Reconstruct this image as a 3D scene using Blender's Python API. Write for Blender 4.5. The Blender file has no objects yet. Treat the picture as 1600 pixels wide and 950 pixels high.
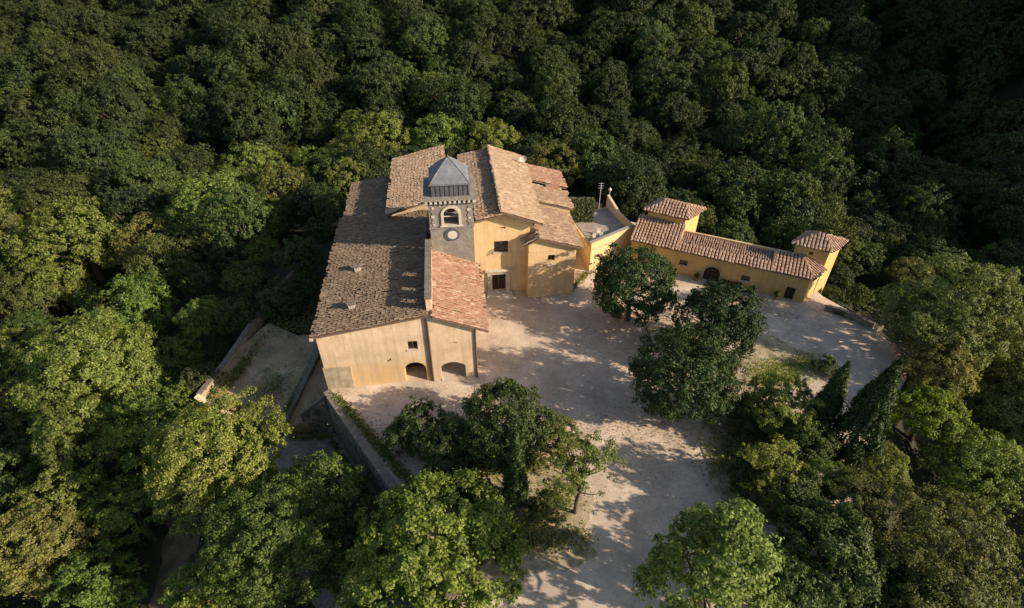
import bpy, bmesh, math, random
import numpy as np
from mathutils import Vector, Matrix
R = math.radians
scene = bpy.context.scene
C = scene.collection

# ------------------------------------------------------------------ camera
cam = bpy.data.cameras.new('camera'); cam.lens = 20.03; cam.sensor_width = 36.0
cam.clip_start = 0.5; cam.clip_end = 6000
camo = bpy.data.objects.new('camera', cam); C.objects.link(camo)
camo.location = (0, 0, 46); camo.rotation_euler = (R(52), 0, 0)
scene.camera = camo
# ------------------------------------------------------------------ light
SUN_EL, SUN_AZ = 24.0, 109.0          # azimuth clockwise from +Y
wd = bpy.data.worlds.new('World'); scene.world = wd; wd.use_nodes = True
nt = wd.node_tree; nt.nodes.clear()
sky = nt.nodes.new('ShaderNodeTexSky'); sky.sky_type = 'NISHITA'; sky.sun_disc = False
sky.sun_elevation = R(SUN_EL); sky.sun_rotation = R(SUN_AZ); sky.dust_density = 1.5
bg = nt.nodes.new('ShaderNodeBackground'); bg.inputs['Strength'].default_value = 0.10
wo = nt.nodes.new('ShaderNodeOutputWorld')
nt.links.new(sky.outputs[0], bg.inputs[0]); nt.links.new(bg.outputs[0], wo.inputs[0])
sl = bpy.data.lights.new('sun', 'SUN'); sl.energy = 5.0; sl.angle = R(0.5); sl.color = (1.0, 0.83, 0.64)
so = bpy.data.objects.new('sun', sl); C.objects.link(so)
sd = Vector((math.sin(R(SUN_AZ)) * math.cos(R(SUN_EL)), math.cos(R(SUN_AZ)) * math.cos(R(SUN_EL)), math.sin(R(SUN_EL))))
so.rotation_euler = sd.to_track_quat('Z', 'Y').to_euler(); so.location = (60, 20, 90)
vs = scene.view_settings; vs.view_transform = 'Standard'; vs.look = 'None'
vs.exposure = 0.85; vs.gamma = 1.0; vs.use_curve_mapping = False

# ------------------------------------------------------------------ materials
MATS = {}
def newmat(name):
    m = bpy.data.materials.new(name); m.use_nodes = True
    n = m.node_tree; n.nodes.clear()
    out = n.nodes.new('ShaderNodeOutputMaterial'); MATS[name] = m
    return m, n, out
def N(n, typ, **kw):
    x = n.nodes.new(typ)
    for k, v in kw.items():
        if k.startswith('_'): setattr(x, k[1:], v)
        else: x.inputs[k.replace('__', ' ')].default_value = v
    return x
def ramp(n, fac, stops):
    r = n.nodes.new('ShaderNodeValToRGB'); e = r.color_ramp.elements
    while len(e) < len(stops): e.new(0.5)
    for i, (p, c) in enumerate(stops): e[i].position = p; e[i].color = (*c, 1)
    n.links.new(fac, r.inputs[0]); return r.outputs[0]
def mixc(n, fac, a, b, mode='MIX'):
    m = n.nodes.new('ShaderNodeMix'); m.data_type = 'RGBA'; m.blend_type = mode
    for sock, v in ((m.inputs[0], fac), (m.inputs[6], a), (m.inputs[7], b)):
        if hasattr(v, 'is_linked'): n.links.new(v, sock)
        elif isinstance(v, (int, float)): sock.default_value = v
        else: sock.default_value = (*v, 1)
    return m.outputs[2]
def surf_mat(name, stops, scale=0.6, rough=0.9, bump=0.25, bscale=9.0, stain=None, spec=0.25, coord='Object', island=0.0, detail=8, stretch=None, streak=None, speck=0.0, foot=None):
    m, n, out = newmat(name)
    tc = N(n, 'ShaderNodeTexCoord'); co = tc.outputs[coord]
    p = N(n, 'ShaderNodeBsdfPrincipled', Roughness=rough); p.inputs['Specular IOR Level'].default_value = spec
    if stretch:
        mp = N(n, 'ShaderNodeMapping'); mp.inputs['Scale'].default_value = stretch; n.links.new(co, mp.inputs[0]); co2 = mp.outputs[0]
    else: co2 = co
    t = N(n, 'ShaderNodeTexNoise', Scale=scale, Detail=detail, Roughness=0.62); n.links.new(co2, t.inputs['Vector'])
    col = ramp(n, t.outputs[0], stops)
    if stain:
        t2 = N(n, 'ShaderNodeTexNoise', Scale=stain[0], Detail=6, Roughness=0.7); n.links.new(co, t2.inputs['Vector'])
        f = ramp(n, t2.outputs[0], [(stain[2], (0, 0, 0)), (stain[3], (1, 1, 1))])
        col = mixc(n, f, col, stain[1])
    if foot:        # older ochre coat left on the foot of the wall, with a ragged upper edge
        sx = N(n, 'ShaderNodeSeparateXYZ'); n.links.new(co, sx.inputs[0])
        t5 = N(n, 'ShaderNodeTexNoise', Scale=.7, Detail=8, Roughness=0.65); n.links.new(co, t5.inputs['Vector'])
        ad = N(n, 'ShaderNodeMath', _operation='MULTIPLY_ADD'); n.links.new(t5.outputs[0], ad.inputs[0]); ad.inputs[1].default_value = 3.2; n.links.new(sx.outputs[2], ad.inputs[2])
        mr = N(n, 'ShaderNodeMapRange'); n.links.new(ad.outputs[0], mr.inputs[0]); mr.inputs[1].default_value = foot[1] + 2.6; mr.inputs[2].default_value = foot[1] + .9; mr.inputs[3].default_value = 0; mr.inputs[4].default_value = .8
        col = mixc(n, mr.outputs[0], col, foot[0])
    if streak:      # rain streaks running down the face
        mp2 = N(n, 'ShaderNodeMapping'); mp2.inputs['Scale'].default_value = (1.6, 1.6, .10); n.links.new(co, mp2.inputs[0])
        t3 = N(n, 'ShaderNodeTexNoise', Scale=1.5, Detail=8, Roughness=0.7); n.links.new(mp2.outputs[0], t3.inputs['Vector'])
        col = mixc(n, ramp(n, t3.outputs[0], [(.48, (0, 0, 0)), (.70, (.75, .75, .75))]), col, streak)
    if speck:
        t4 = N(n, 'ShaderNodeTexNoise', Scale=2.6, Detail=12, Roughness=0.85); n.links.new(co, t4.inputs['Vector'])
        col = mixc(n, 1.0, col, ramp(n, t4.outputs[0], [(.36, (1 - speck,) * 3), (.5, (1, 1, 1)), (.66, (1 + speck * .5,) * 3)]), 'MULTIPLY')
    if island:
        g = N(n, 'ShaderNodeNewGeometry')
        f = ramp(n, g.outputs['Random Per Island'], [(0, (1 - island,) * 3), (0.6, (1, 1, 1)), (1, (1 + island, 1 + island * .9, 1 + island * .8))])
        col = mixc(n, 1.0, col, f, 'MULTIPLY')
    n.links.new(col, p.inputs['Base Color'])
    b = N(n, 'ShaderNodeTexNoise', Scale=bscale, Detail=6); n.links.new(co, b.inputs['Vector'])
    bp = N(n, 'ShaderNodeBump', Strength=bump, Distance=0.08); n.links.new(b.outputs[0], bp.inputs['Height'])
    n.links.new(bp.outputs[0], p.inputs['Normal']); n.links.new(p.outputs[0], out.inputs[0])
    return m
def tile_mat(name, cols, patch, lichen):
    m, n, out = newmat(name)
    g = N(n, 'ShaderNodeNewGeometry'); tc = N(n, 'ShaderNodeTexCoord')
    k = len(cols)
    col = ramp(n, g.outputs['Random Per Island'], [(i / max(1, k - 1), c) for i, c in enumerate(cols)])
    t = N(n, 'ShaderNodeTexNoise', Scale=0.35, Detail=7, Roughness=0.7); n.links.new(tc.outputs['Object'], t.inputs['Vector'])
    f = ramp(n, t.outputs[0], [(0.42, (0, 0, 0)), (0.68, (1, 1, 1))])
    col = mixc(n, f, col, patch)
    t2 = N(n, 'ShaderNodeTexNoise', Scale=3.0, Detail=6, Roughness=0.75); n.links.new(tc.outputs['Object'], t2.inputs['Vector'])
    f2 = ramp(n, t2.outputs[0], [(0.5, (0, 0, 0)), (0.66, (.8, .8, .8))])
    col = mixc(n, f2, col, lichen)
    p = N(n, 'ShaderNodeBsdfPrincipled', Roughness=0.9); p.inputs['Specular IOR Level'].default_value = 0.2
    n.links.new(col, p.inputs['Base Color']); n.links.new(p.outputs[0], out.inputs[0]); return m
def leaf_mat(name, dark, mid, light, trans=0.28):
    m, n, out = newmat(name)
    g = N(n, 'ShaderNodeNewGeometry'); oi = N(n, 'ShaderNodeObjectInfo')
    col = ramp(n, g.outputs['Random Per Island'], [(0, dark), (0.55, mid), (1, light)])
    f = ramp(n, oi.outputs['Random'], [(0, (.62, .70, .62)), (.35, (1.0, .96, .8)), (.7, (.86, 1.0, .9)), (1, (1.25, 1.12, .9))])
    col = mixc(n, 1.0, col, f, 'MULTIPLY')
    d = N(n, 'ShaderNodeBsdfPrincipled', Roughness=0.6); d.inputs['Specular IOR Level'].default_value = 0.25
    t = N(n, 'ShaderNodeBsdfTranslucent')
    c2 = mixc(n, 1.0, col, (1.15, 1.25, .55), 'MULTIPLY')
    n.links.new(col, d.inputs['Base Color']); n.links.new(c2, t.inputs['Color'])
    mx = N(n, 'ShaderNodeMixShader', Fac=trans); n.links.new(d.outputs[0], mx.inputs[1]); n.links.new(t.outputs[0], mx.inputs[2])
    n.links.new(mx.outputs[0], out.inputs[0]); return m

surf_mat('plaster_cream', [(.3, (.44, .325, .21)), (.5, (.55, .415, .275)), (.7, (.63, .495, .345))], .35, stain=(.3, (.42, .30, .18), .5, .66), streak=(.36, .27, .18), speck=.12)
surf_mat('plaster_hall', [(.3, (.44, .325, .21)), (.5, (.55, .415, .275)), (.7, (.63, .495, .345))], .35, stain=(.3, (.42, .30, .18), .5, .66), streak=(.36, .27, .18), speck=.12, foot=((.52, .345, .16), 3.0))
surf_mat('plaster_yellow', [(.3, (.49, .335, .165)), (.5, (.58, .415, .215)), (.72, (.64, .48, .275))], .4, stain=(.45, (.46, .335, .19), .52, .72), streak=(.42, .29, .15), speck=.10)
surf_mat('plaster_ochre', [(.3, (.46, .285, .10)), (.5, (.55, .355, .13)), (.72, (.60, .41, .17))], .4, stain=(.5, (.40, .27, .13), .54, .74), streak=(.38, .24, .11), speck=.10)
surf_mat('plaster_grey', [(.3, (.27, .215, .15)), (.5, (.37, .295, .205)), (.72, (.45, .37, .265))], 1.2, stain=(.8, (.22, .175, .12), .5, .7), streak=(.2, .16, .11), speck=.2)
surf_mat('pale_stone', [(.3, (.36, .31, .24)), (.55, (.46, .41, .33)), (.75, (.54, .49, .41))], 1.5)
surf_mat('tower_stone', [(.3, (.15, .132, .112)), (.5, (.21, .187, .16)), (.72, (.275, .245, .21))], 1.3, stain=(.6, (.16, .145, .12), .5, .72), bump=.6, bscale=4)
surf_mat('wood_dark', [(.3, (.025, .016, .010)), (.7, (.055, .034, .02))], 3, rough=.7, stretch=(8, 8, .6))
surf_mat('wood_frame', [(.3, (.07, .045, .026)), (.7, (.12, .075, .042))], 3, rough=.6)
surf_mat('pipe_brown', [(.3, (.09, .055, .035)), (.7, (.13, .08, .05))], 3, rough=.5)
surf_mat('lead', [(.3, (.10, .105, .12)), (.5, (.15, .155, .17)), (.75, (.21, .215, .225))], .9, rough=.55, bump=.15, spec=.4, stain=(1.5, (.09, .09, .10), .5, .7))
surf_mat('lead_dark', [(.3, (.05, .052, .06)), (.7, (.10, .10, .115))], 1.5, rough=.55, spec=.4)
surf_mat('white_paint', [(.3, (.50, .475, .43)), (.7, (.62, .59, .54))], 2, rough=.7, speck=.12)
surf_mat('clock_white', [(.3, (.40, .37, .33)), (.7, (.50, .47, .42))], 2, rough=.7)
surf_mat('bronze', [(.3, (.08, .06, .035)), (.7, (.13, .095, .05))], 3, rough=.45, spec=.5)
surf_mat('metal_grey', [(.3, (.35, .35, .35)), (.7, (.5, .5, .5))], 3, rough=.4, spec=.5)
surf_mat('roof_slab', [(.3, (.10, .065, .045)), (.7, (.17, .11, .075))], 2)
surf_mat('rubble', [(.36, (.07, .058, .046)), (.47, (.15, .125, .10)), (.56, (.22, .185, .15)), (.66, (.30, .265, .22))], 1.3, bump=1.0, bscale=2.8, stain=(.5, (.08, .08, .045), .5, .66), detail=12, speck=.35)
surf_mat('coping', [(.3, (.12, .10, .078)), (.7, (.21, .18, .142))], 1.5, bump=.5, speck=.3)
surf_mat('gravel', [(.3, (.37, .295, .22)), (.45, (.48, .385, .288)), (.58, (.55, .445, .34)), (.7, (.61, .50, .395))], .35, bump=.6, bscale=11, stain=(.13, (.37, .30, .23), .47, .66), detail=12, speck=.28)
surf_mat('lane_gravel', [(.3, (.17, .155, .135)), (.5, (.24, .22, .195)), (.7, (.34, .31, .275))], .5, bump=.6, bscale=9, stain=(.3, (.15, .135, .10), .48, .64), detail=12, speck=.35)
surf_mat('garden_soil', [(.3, (.24, .155, .08)), (.5, (.36, .245, .14)), (.7, (.48, .36, .235))], .3, bump=.6, bscale=7, stain=(.35, (.15, .14, .055), .48, .64), detail=12, speck=.3)
surf_mat('track_soil', [(.3, (.10, .07, .045)), (.7, (.20, .145, .095))], .6, bump=.6, bscale=7, stain=(.5, (.06, .06, .03), .48, .64), detail=12, speck=.3)
surf_mat('forest_floor', [(.3, (.020, .022, .010)), (.6, (.038, .038, .018)), (.8, (.06, .05, .03))], .5, bump=.8, bscale=3)
surf_mat('dry_grass_soil', [(.3, (.22, .175, .10)), (.5, (.36, .29, .19)), (.7, (.46, .385, .28))], .9, bump=.7, bscale=8, stain=(.5, (.15, .14, .06), .5, .66), detail=12)
surf_mat('bark', [(.3, (.06, .045, .032)), (.7, (.13, .10, .075))], 3, bump=.8, bscale=8, stretch=(1, 1, .2))
surf_mat('bark_pale', [(.3, (.26, .21, .155)), (.7, (.42, .36, .28))], 3, bump=.6, bscale=8, stretch=(1, 1, .2))
surf_mat('terrace_floor', [(.3, (.22, .185, .15)), (.7, (.34, .295, .25))], 1.2, speck=.25)
m, n, out = newmat('glass_dark'); p = N(n, 'ShaderNodeBsdfPrincipled', Roughness=.12); p.inputs['Base Color'].default_value = (.012, .014, .016, 1); n.links.new(p.outputs[0], out.inputs[0])
tile_mat('tiles_old', [(.18, .105, .065), (.27, .175, .11), (.34, .235, .15), (.22, .13, .08), (.43, .33, .23)], (.21, .145, .095), (.35, .27, .19))
tile_mat('tiles_grey', [(.115, .078, .048), (.16, .112, .072), (.205, .15, .10), (.135, .088, .054), (.26, .20, .138)], (.14, .098, .063), (.215, .17, .118))
tile_mat('tiles_tan', [(.22, .14, .085), (.32, .22, .14), (.40, .29, .19), (.27, .17, .105), (.47, .37, .26)], (.28, .19, .12), (.42, .33, .23))
tile_mat('tiles_red', [(.20, .092, .058), (.28, .140, .088), (.35, .205, .135), (.23, .105, .065), (.43, .32, .23)], (.25, .145, .095), (.38, .285, .20))
tile_mat('tiles_wing', [(.22, .125, .08), (.31, .195, .13), (.38, .265, .19), (.255, .145, .092), (.44, .34, .255)], (.28, .175, .118), (.37, .285, .21))
leaf_mat('leaf_litter', (.14, .09, .05), (.22, .16, .09), (.30, .24, .13), .1)
leaf_mat('leaf_holm', (.015, .028, .007), (.038, .062, .016), (.072, .105, .028), .2)
leaf_mat('leaf_oak', (.024, .042, .010), (.066, .096, .024), (.12, .15, .044), .28)
leaf_mat('leaf_bright', (.060, .098, .016), (.145, .205, .040), (.24, .30, .075), .4)
leaf_mat('leaf_pale', (.080, .108, .022), (.175, .215, .050), (.29, .32, .095), .40)
leaf_mat('leaf_olive', (.076, .085, .022), (.165, .172, .052), (.26, .25, .09), .36)
leaf_mat('leaf_lime', (.12, .16, .014), (.25, .30, .035), (.36, .40, .06), .45)
leaf_mat('leaf_cypress', (.020, .040, .010), (.050, .082, .022), (.09, .125, .036), .15)
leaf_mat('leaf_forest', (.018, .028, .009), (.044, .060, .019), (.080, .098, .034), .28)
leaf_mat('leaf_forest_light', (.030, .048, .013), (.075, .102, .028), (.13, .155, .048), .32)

# ------------------------------------------------------------------ helpers
def tag(o, label=None, cat=None, group=None, kind=None):
    for k, v in (('label', label), ('category', cat), ('group', group), ('kind', kind)):
        if v: o[k] = v
    return o
def link(name, me, mat=None, parent=None):
    o = bpy.data.objects.new(name, me); C.objects.link(o)
    if mat and not me.materials: me.materials.append(MATS[mat])
    if parent: o.parent = parent
    return o
def empty(name, loc=(0, 0, 0), rz=0.0):
    o = bpy.data.objects.new(name, None); C.objects.link(o); o.location = loc; o.rotation_euler = (0, 0, rz); o.empty_display_size = .5
    return o
def mesh(name, v, f):
    me = bpy.data.meshes.new(name); me.from_pydata([tuple(map(float, p)) for p in v], [], f); me.update(); return me
def fixn(me):
    b = bmesh.new(); b.from_mesh(me); bmesh.ops.recalc_face_normals(b, faces=b.faces); b.to_mesh(me); b.free(); return me
class G:
    """collects plain solids for one mesh"""
    def __init__(s): s.v = []; s.f = []
    def add(s, v, f):
        k = len(s.v); s.v += [tuple(p) for p in v]; s.f += [[i + k for i in q] for q in f]; return s
    def box(s, x0, x1, y0, y1, z0, z1):
        return s.add([(x0, y0, z0), (x1, y0, z0), (x1, y1, z0), (x0, y1, z0), (x0, y0, z1), (x1, y0, z1), (x1, y1, z1), (x0, y1, z1)],
                     [[0, 3, 2, 1], [4, 5, 6, 7], [0, 1, 5, 4], [1, 2, 6, 5], [2, 3, 7, 6], [3, 0, 4, 7]])
    def prism(s, pts, a, b, axis='y'):
        """polygon pts extruded from a to b along axis (y: pts are x,z; x: pts are y,z; z: pts are x,y)"""
        mk = {'y': lambda p, t: (p[0], t, p[1]), 'x': lambda p, t: (t, p[0], p[1]), 'z': lambda p, t: (p[0], p[1], t)}[axis]
        n = len(pts); v = [mk(p, a) for p in pts] + [mk(p, b) for p in pts]
        return s.add(v, [list(range(n))[::-1], list(range(n, 2 * n))] + [[i, (i + 1) % n, n + (i + 1) % n, n + i] for i in range(n)])
    def tube(s, a, b, r0, r1=None, k=8):
        a = Vector(a); b = Vector(b); r1 = r0 if r1 is None else r1
        d = (b - a).normalized(); q = d.orthogonal().normalized(); w = d.cross(q); v = []
        for p, r in ((a, r0), (b, r1)):
            for i in range(k):
                t = 2 * math.pi * i / k; v.append(p + q * math.cos(t) * r + w * math.sin(t) * r)
        return s.add(v, [[i, (i + 1) % k, k + (i + 1) % k, k + i] for i in range(k)] + [list(range(k))[::-1], list(range(k, 2 * k))])
    def lathe(s, cx, cy, prof, k=16):
        v = []; n = len(prof)
        for r, z in prof:
            for i in range(k): t = 2 * math.pi * i / k; v.append((cx + r * math.cos(t), cy + r * math.sin(t), z))
        f = [[j * k + i, j * k + (i + 1) % k, (j + 1) * k + (i + 1) % k, (j + 1) * k + i] for j in range(n - 1) for i in range(k)]
        return s.add(v, f + [list(range(k))[::-1], list(range((n - 1) * k, n * k))])
    def build(s, name, mat, parent=None, off=(0, 0, 0)):
        v = [(p[0] - off[0], p[1] - off[1], p[2] - off[2]) for p in s.v]
        return link(name, fixn(mesh(name, v, s.f)), mat, parent)
def archpts(x0, x1, z0, zs, rise, k=10):
    """profile of an arched opening: springing at zs, crown at zs + rise"""
    c = (x0 + x1) / 2; h = (x1 - x0) / 2
    return [(x0, z0), (x1, z0)] + [(c + h * math.cos(math.pi * i / k), zs + rise * math.sin(math.pi * i / k)) for i in range(k + 1)]
def cut(o, g, off=(0, 0, 0)):
    """carve the solids of g out of mesh object o"""
    v = [(p[0] - off[0], p[1] - off[1], p[2] - off[2]) for p in g.v]
    c = link('cutter', fixn(mesh('cutter', v, g.f))); c.matrix_world = Matrix.Identity(4)
    par = o.parent; o.parent = None
    md = o.modifiers.new('b', 'BOOLEAN'); md.operation = 'DIFFERENCE'; md.solver = 'EXACT'; md.object = c; md.use_self = True
    bpy.context.view_layer.update()
    me = bpy.data.meshes.new_from_object(o.evaluated_get(bpy.context.evaluated_depsgraph_get()))
    o.modifiers.clear(); old = o.data; me.name = old.name; o.data = me
    bpy.data.objects.remove(c); o.parent = par
class Bld:
    """a building: an Empty at its base corner; parts are given in the frame (origin, angle) of its range"""
    def __init__(s, name, label, cat, fr, off, group=None):
        (ox, oy), a = fr; s.off = (off[0], off[1], off[2] if len(off) > 2 else 0.0)
        ca, sa = math.cos(a), math.sin(a)
        s.e = empty(name, (ox + off[0] * ca - off[1] * sa, oy + off[0] * sa + off[1] * ca, s.off[2]), a); tag(s.e, label, cat, group)
    def part(s, g, name, mat, parent=None): return g.build(name, mat, parent or s.e, s.off)
    def cut(s, o, g): cut(o, g, s.off)
def roof_slab(poly, th):
    """slab below the plane polygon poly (list of 3D points)"""
    n = len(poly); g = G()
    g.add(list(poly) + [(p[0], p[1], p[2] - th) for p in poly], [list(range(n)), list(range(n, 2 * n))[::-1]] + [[i, n + i, n + (i + 1) % n, (i + 1) % n] for i in range(n)])
    return g
def tiles(poly, seed, pitch=.36, run=.46, rad=None, rough=1.0, lift=.02, g=None):
    """barrel tiles over a plane polygon whose first edge is the eave; each tile its own half-round piece"""
    rnd = random.Random(seed); g = g or G()
    P = [Vector(p) for p in poly]; o = P[0]; ex = (P[1] - P[0]).normalized()
    nn = ex.cross(P[2] - P[0]).normalized()
    if nn.z < 0: nn = -nn
    ey = nn.cross(ex)
    if ey.dot(P[2] - P[0]) < 0: ey = -ey
    q = [((p - o).dot(ex), (p - o).dot(ey)) for p in P]
    x0 = min(a for a, b in q); x1 = max(a for a, b in q); y1 = max(b for a, b in q); rad = rad or pitch * .40
    def ins(x, y):
        c = False
        for i in range(len(q)):
            (ax, ay), (bx, by) = q[i], q[i - 1]
            if (ay > y) != (by > y) and x < (bx - ax) * (y - ay) / (by - ay) + ax: c = not c
        return c
    ncol = int((x1 - x0) / pitch); cs = [math.cos(math.pi * i / 3) for i in range(4)]; sn = [math.sin(math.pi * i / 3) for i in range(4)]
    for i in range(ncol + 1):
        cx = x0 + pitch * (i + .5) + rnd.uniform(-.02, .02) * rough; y = -.03 - rnd.random() * run * .5 * min(1, rough)
        while y < y1 - .05:
            if ins(cx, y + run * .5):
                jx = rnd.gauss(0, .018) * rough; jr = rnd.gauss(0, .05) * rough; jz = abs(rnd.gauss(0, .018)) * rough + .05 + .05 * rough * (.5 * math.sin(cx * .55 + seed) * math.sin(y * .8 + seed * 2) + .4 * math.sin(cx * 1.3 + y * .9)); L = run * 1.18
                vv = []
                for t, rr, dz in ((0, rad * 1.08, .05), (L, rad * .92, .0)):
                    for a in range(4):
                        vv.append(o + ex * (cx + jx + jr * (t - L / 2) + cs[a] * rr) + ey * (y + t) + nn * (lift + dz + jz + sn[a] * rr * .8))
                g.add(vv, [[0, 1, 5, 4], [1, 2, 6, 5], [2, 3, 7, 6], [0, 3, 2, 1]])
            y += run * rnd.uniform(.96, 1.04)
    return g
def ridge_caps(a, b, g, rad=.2, step=.5, seed=1):
    rnd = random.Random(seed); a = Vector(a); b = Vector(b); d = (b - a); L = d.length; d.normalize(); s = d.cross(Vector((0, 0, 1))).normalized()
    t = 0
    while t < L - .05:
        e = min(L, t + step * 1.1); vv = []
        for q, rr in ((t, rad), (e, rad * .88)):
            for i in range(5):
                an = math.pi * i / 4; vv.append(a + d * q + s * math.cos(an) * rr + Vector((0, 0, .02 + math.sin(an) * rr * .8 + rnd.uniform(0, .02))))
        g.add(vv, [[i, i + 1, i + 6, i + 5] for i in range(4)] + [[0, 4, 3, 2, 1]]); t += step
    return g
def roof(B, planes, mat, seed, th=.2, name='roof', caps=(), **kw):
    """slab + tile cover for a set of roof planes; returns the slab part"""
    g = G()
    for p in planes:
        s = roof_slab(p, th); g.add(s.v, s.f)
    sl_ = B.part(g, name, 'roof_slab')
    t = G()
    for i, p in enumerate(planes): tiles(p, seed + i, g=t, **kw)
    for i, (a, b) in enumerate(caps): ridge_caps(a, b, t, seed=seed + i)
    o = B.part(t, 'roof_tiles', mat, sl_); o['kind'] = 'stuff'
    return sl_
def window(B, x, y, z, w, h, bars=True, sill=True, depth=.22, dark='glass_dark', mat='wood_frame'):
    """window set in a front wall (facing -y) whose face is at y"""
    fw_ = .09; f = G(); yy = y + depth
    f.box(x - w / 2, x + w / 2, yy - .05, yy + .03, z - h / 2, z - h / 2 + fw_); f.box(x - w / 2, x + w / 2, yy - .05, yy + .03, z + h / 2 - fw_, z + h / 2)
    f.box(x - w / 2, x - w / 2 + fw_, yy - .05, yy + .03, z - h / 2 + fw_, z + h / 2 - fw_); f.box(x + w / 2 - fw_, x + w / 2, yy - .05, yy + .03, z - h / 2 + fw_, z + h / 2 - fw_)
    if bars: f.box(x - .035, x + .035, yy - .045, yy + .02, z - h / 2 + fw_, z + h / 2 - fw_)
    wo_ = B.part(f, 'window', mat)
    B.part(G().box(x - w / 2 + fw_ * .5, x + w / 2 - fw_ * .5, yy - .005, yy + .012, z - h / 2 + fw_ * .5, z + h / 2 - fw_ * .5), 'pane', dark, wo_)
    if sill: B.part(G().box(x - w / 2 - .12, x + w / 2 + .12, y - .10, y + depth - .06, z - h / 2 - .1, z - h / 2 + .012), 'sill', 'pale_stone', wo_)
    return wo_

# ------------------------------------------------------------------ lie of the land
PLAT=[(-20.25,43.2),(-9.2,29.0),(-4.5,21.0),(-4.0,-25.0),(20.0,-25.0),(24.0,20.0),(33.0,33.0),(44.5,45.5),(46.0,50.0),(44.5,56.0),(41.5,60.5),(40.0,66.0),(20.0,80.0),(9.0,85.0),(-22.5,82.0),(-18.6,45.0),(-20.1,44.25)]
LEFTL=[(-26.0,100.0),(-24.5,82.0),(-20.3,44.0),(-9.2,29.0),(-4.5,21.0),(-4.0,-25.0),(-4.0,-200.0)]
def inside(p,poly):
    x,y=p;c=False;n=len(poly)
    for i in range(n):
        x1,y1=poly[i];x2,y2=poly[i-1]
        if (y1>y)!=(y2>y) and x<(x2-x1)*(y-y1)/(y2-y1)+x1:c=not c
    return c
def segd(p,a,b):
    ax,ay=a;bx,by=b;dx,dy=bx-ax,by-ay;t=max(0,min(1,((p[0]-ax)*dx+(p[1]-ay)*dy)/(dx*dx+dy*dy)))
    return math.hypot(p[0]-ax-t*dx,p[1]-ay-t*dy)
def pdist(p,poly,closed=True):
    n=len(poly);return min(segd(p,poly[i],poly[i-1]) for i in range(0 if closed else 1,n))
def leftx(y):
    for i in range(len(LEFTL)-1):
        (x1,y1),(x2,y2)=LEFTL[i],LEFTL[i+1]
        if y2<=y<=y1: return x1+(x2-x1)*(y-y1)/(y2-y1)
    return LEFTL[0][0] if y>100 else -4
def sstep(a,b,x):
    t=max(0,min(1,(x-a)/(b-a)));return t*t*(3-2*t)
def hill(x,y):
    r=0.40*max(0,y-112-0.10*abs(x))
    return 75*(1-math.exp(-r/75))+64*sstep(95,190,x)*sstep(4,40,y)  # far slope, plus an unseen spur added to shade the wood
def terrain(x,y):
    ins=inside((x,y),PLAT);d=pdist((x,y),PLAT)
    lx=leftx(y)
    # level left of the plateau: garden terrace, lane and wooded slope
    dl=lx-x
    zl=-5.3-2.3*sstep(66,59,y)
    zl-=11*(1-math.exp(-max(0,dl-13)/16))
    zo=-0.35-11*(1-math.exp(-d/14))
    if ins: zo=-0.35
    wl=sstep(-2.5,-0.5,dl)*(1-sstep(78,92,y))
    z=zo*(1-wl)+zl*wl
    z+=hill(x,y)
    if not ins and d>6 and not (0<dl<19 and y<80):
        k=min(1,(d-6)/15);z+=k*(1.3*math.sin(x*.071+1)*math.cos(y*.063)+.7*math.sin(x*.17+y*.13))
    return z

# ================================================================== the setting
W2 = lambda px: px
nx = np.unique(np.concatenate([np.array([-2500, -1500, -900, -600, -400, -300, -240, -200.]), np.arange(-170, -70, 4.), np.arange(-70, 70, 1.5), np.arange(70, 190, 4.), np.array([200, 240, 300, 400, 600, 900, 1500, 2500.])]))
ny = np.unique(np.concatenate([np.array([-2500, -1500, -900, -500, -300, -200, -120, -70.]), np.arange(-40, 100, 1.5), np.arange(100, 260, 4.), np.array([260, 300, 360, 450, 600, 900, 1500, 2500.])]))
tv = [(x, y, terrain(x, y)) for y in ny for x in nx]; k = len(nx)
tf = [[j * k + i, j * k + i + 1, (j + 1) * k + i + 1, (j + 1) * k + i] for j in range(len(ny) - 1) for i in range(k - 1)]
me = mesh('terrain', tv, tf)
for p in me.polygons: p.use_smooth = True
tag(link('terrain', me, 'forest_floor'), kind='structure')
def sheet(name, pts, mat, z=0.0, skirt=0.0, zs=None, sub=None):
    n = len(pts); zt = zs or [z] * n
    v = [(p[0], p[1], zt[i]) for i, p in enumerate(pts)]; f = [list(range(n))]
    if skirt: v += [(p[0], p[1], zt[i] - skirt) for i, p in enumerate(pts)]; f += [[i, n + i, n + (i + 1) % n, (i + 1) % n] for i in range(n)]
    return tag(link(name, fixn(mesh(name, v, f)), mat), kind='structure')
sheet('courtyard', PLAT, 'gravel', 0, 9.0)
TERR = [(-21.6, 59), (-20.0, 45.5), (-22.0, 44.2), (-26.9, 43.4), (-37.2, 47.4), (-36.2, 56), (-34.0, 61), (-29.0, 58.2)]
sheet('garden_terrace', TERR, 'garden_soil', zs=[-4.8, -4.9, -5.0, -6.6, -5.6, -5.2, -5.0, -4.9], skirt=3.0)
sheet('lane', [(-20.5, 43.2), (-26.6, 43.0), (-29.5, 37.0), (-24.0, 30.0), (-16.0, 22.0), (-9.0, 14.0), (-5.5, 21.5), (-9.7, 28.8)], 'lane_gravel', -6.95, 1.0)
tv = []; rr = random.Random(2)
for i in range(31):
    t = i / 30; cx_ = -39.0 + 7.5 * t + 1.2 * math.sin(t * 5); cy_ = 40.0 - 32 * t
    for sd_ in (-1, 0, 1): x_ = cx_ + sd_ * (2.3 + rr.gauss(0, .25)); tv.append((x_, cy_, terrain(x_, cy_) + (.30 if sd_ == 0 else .12)))
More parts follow.
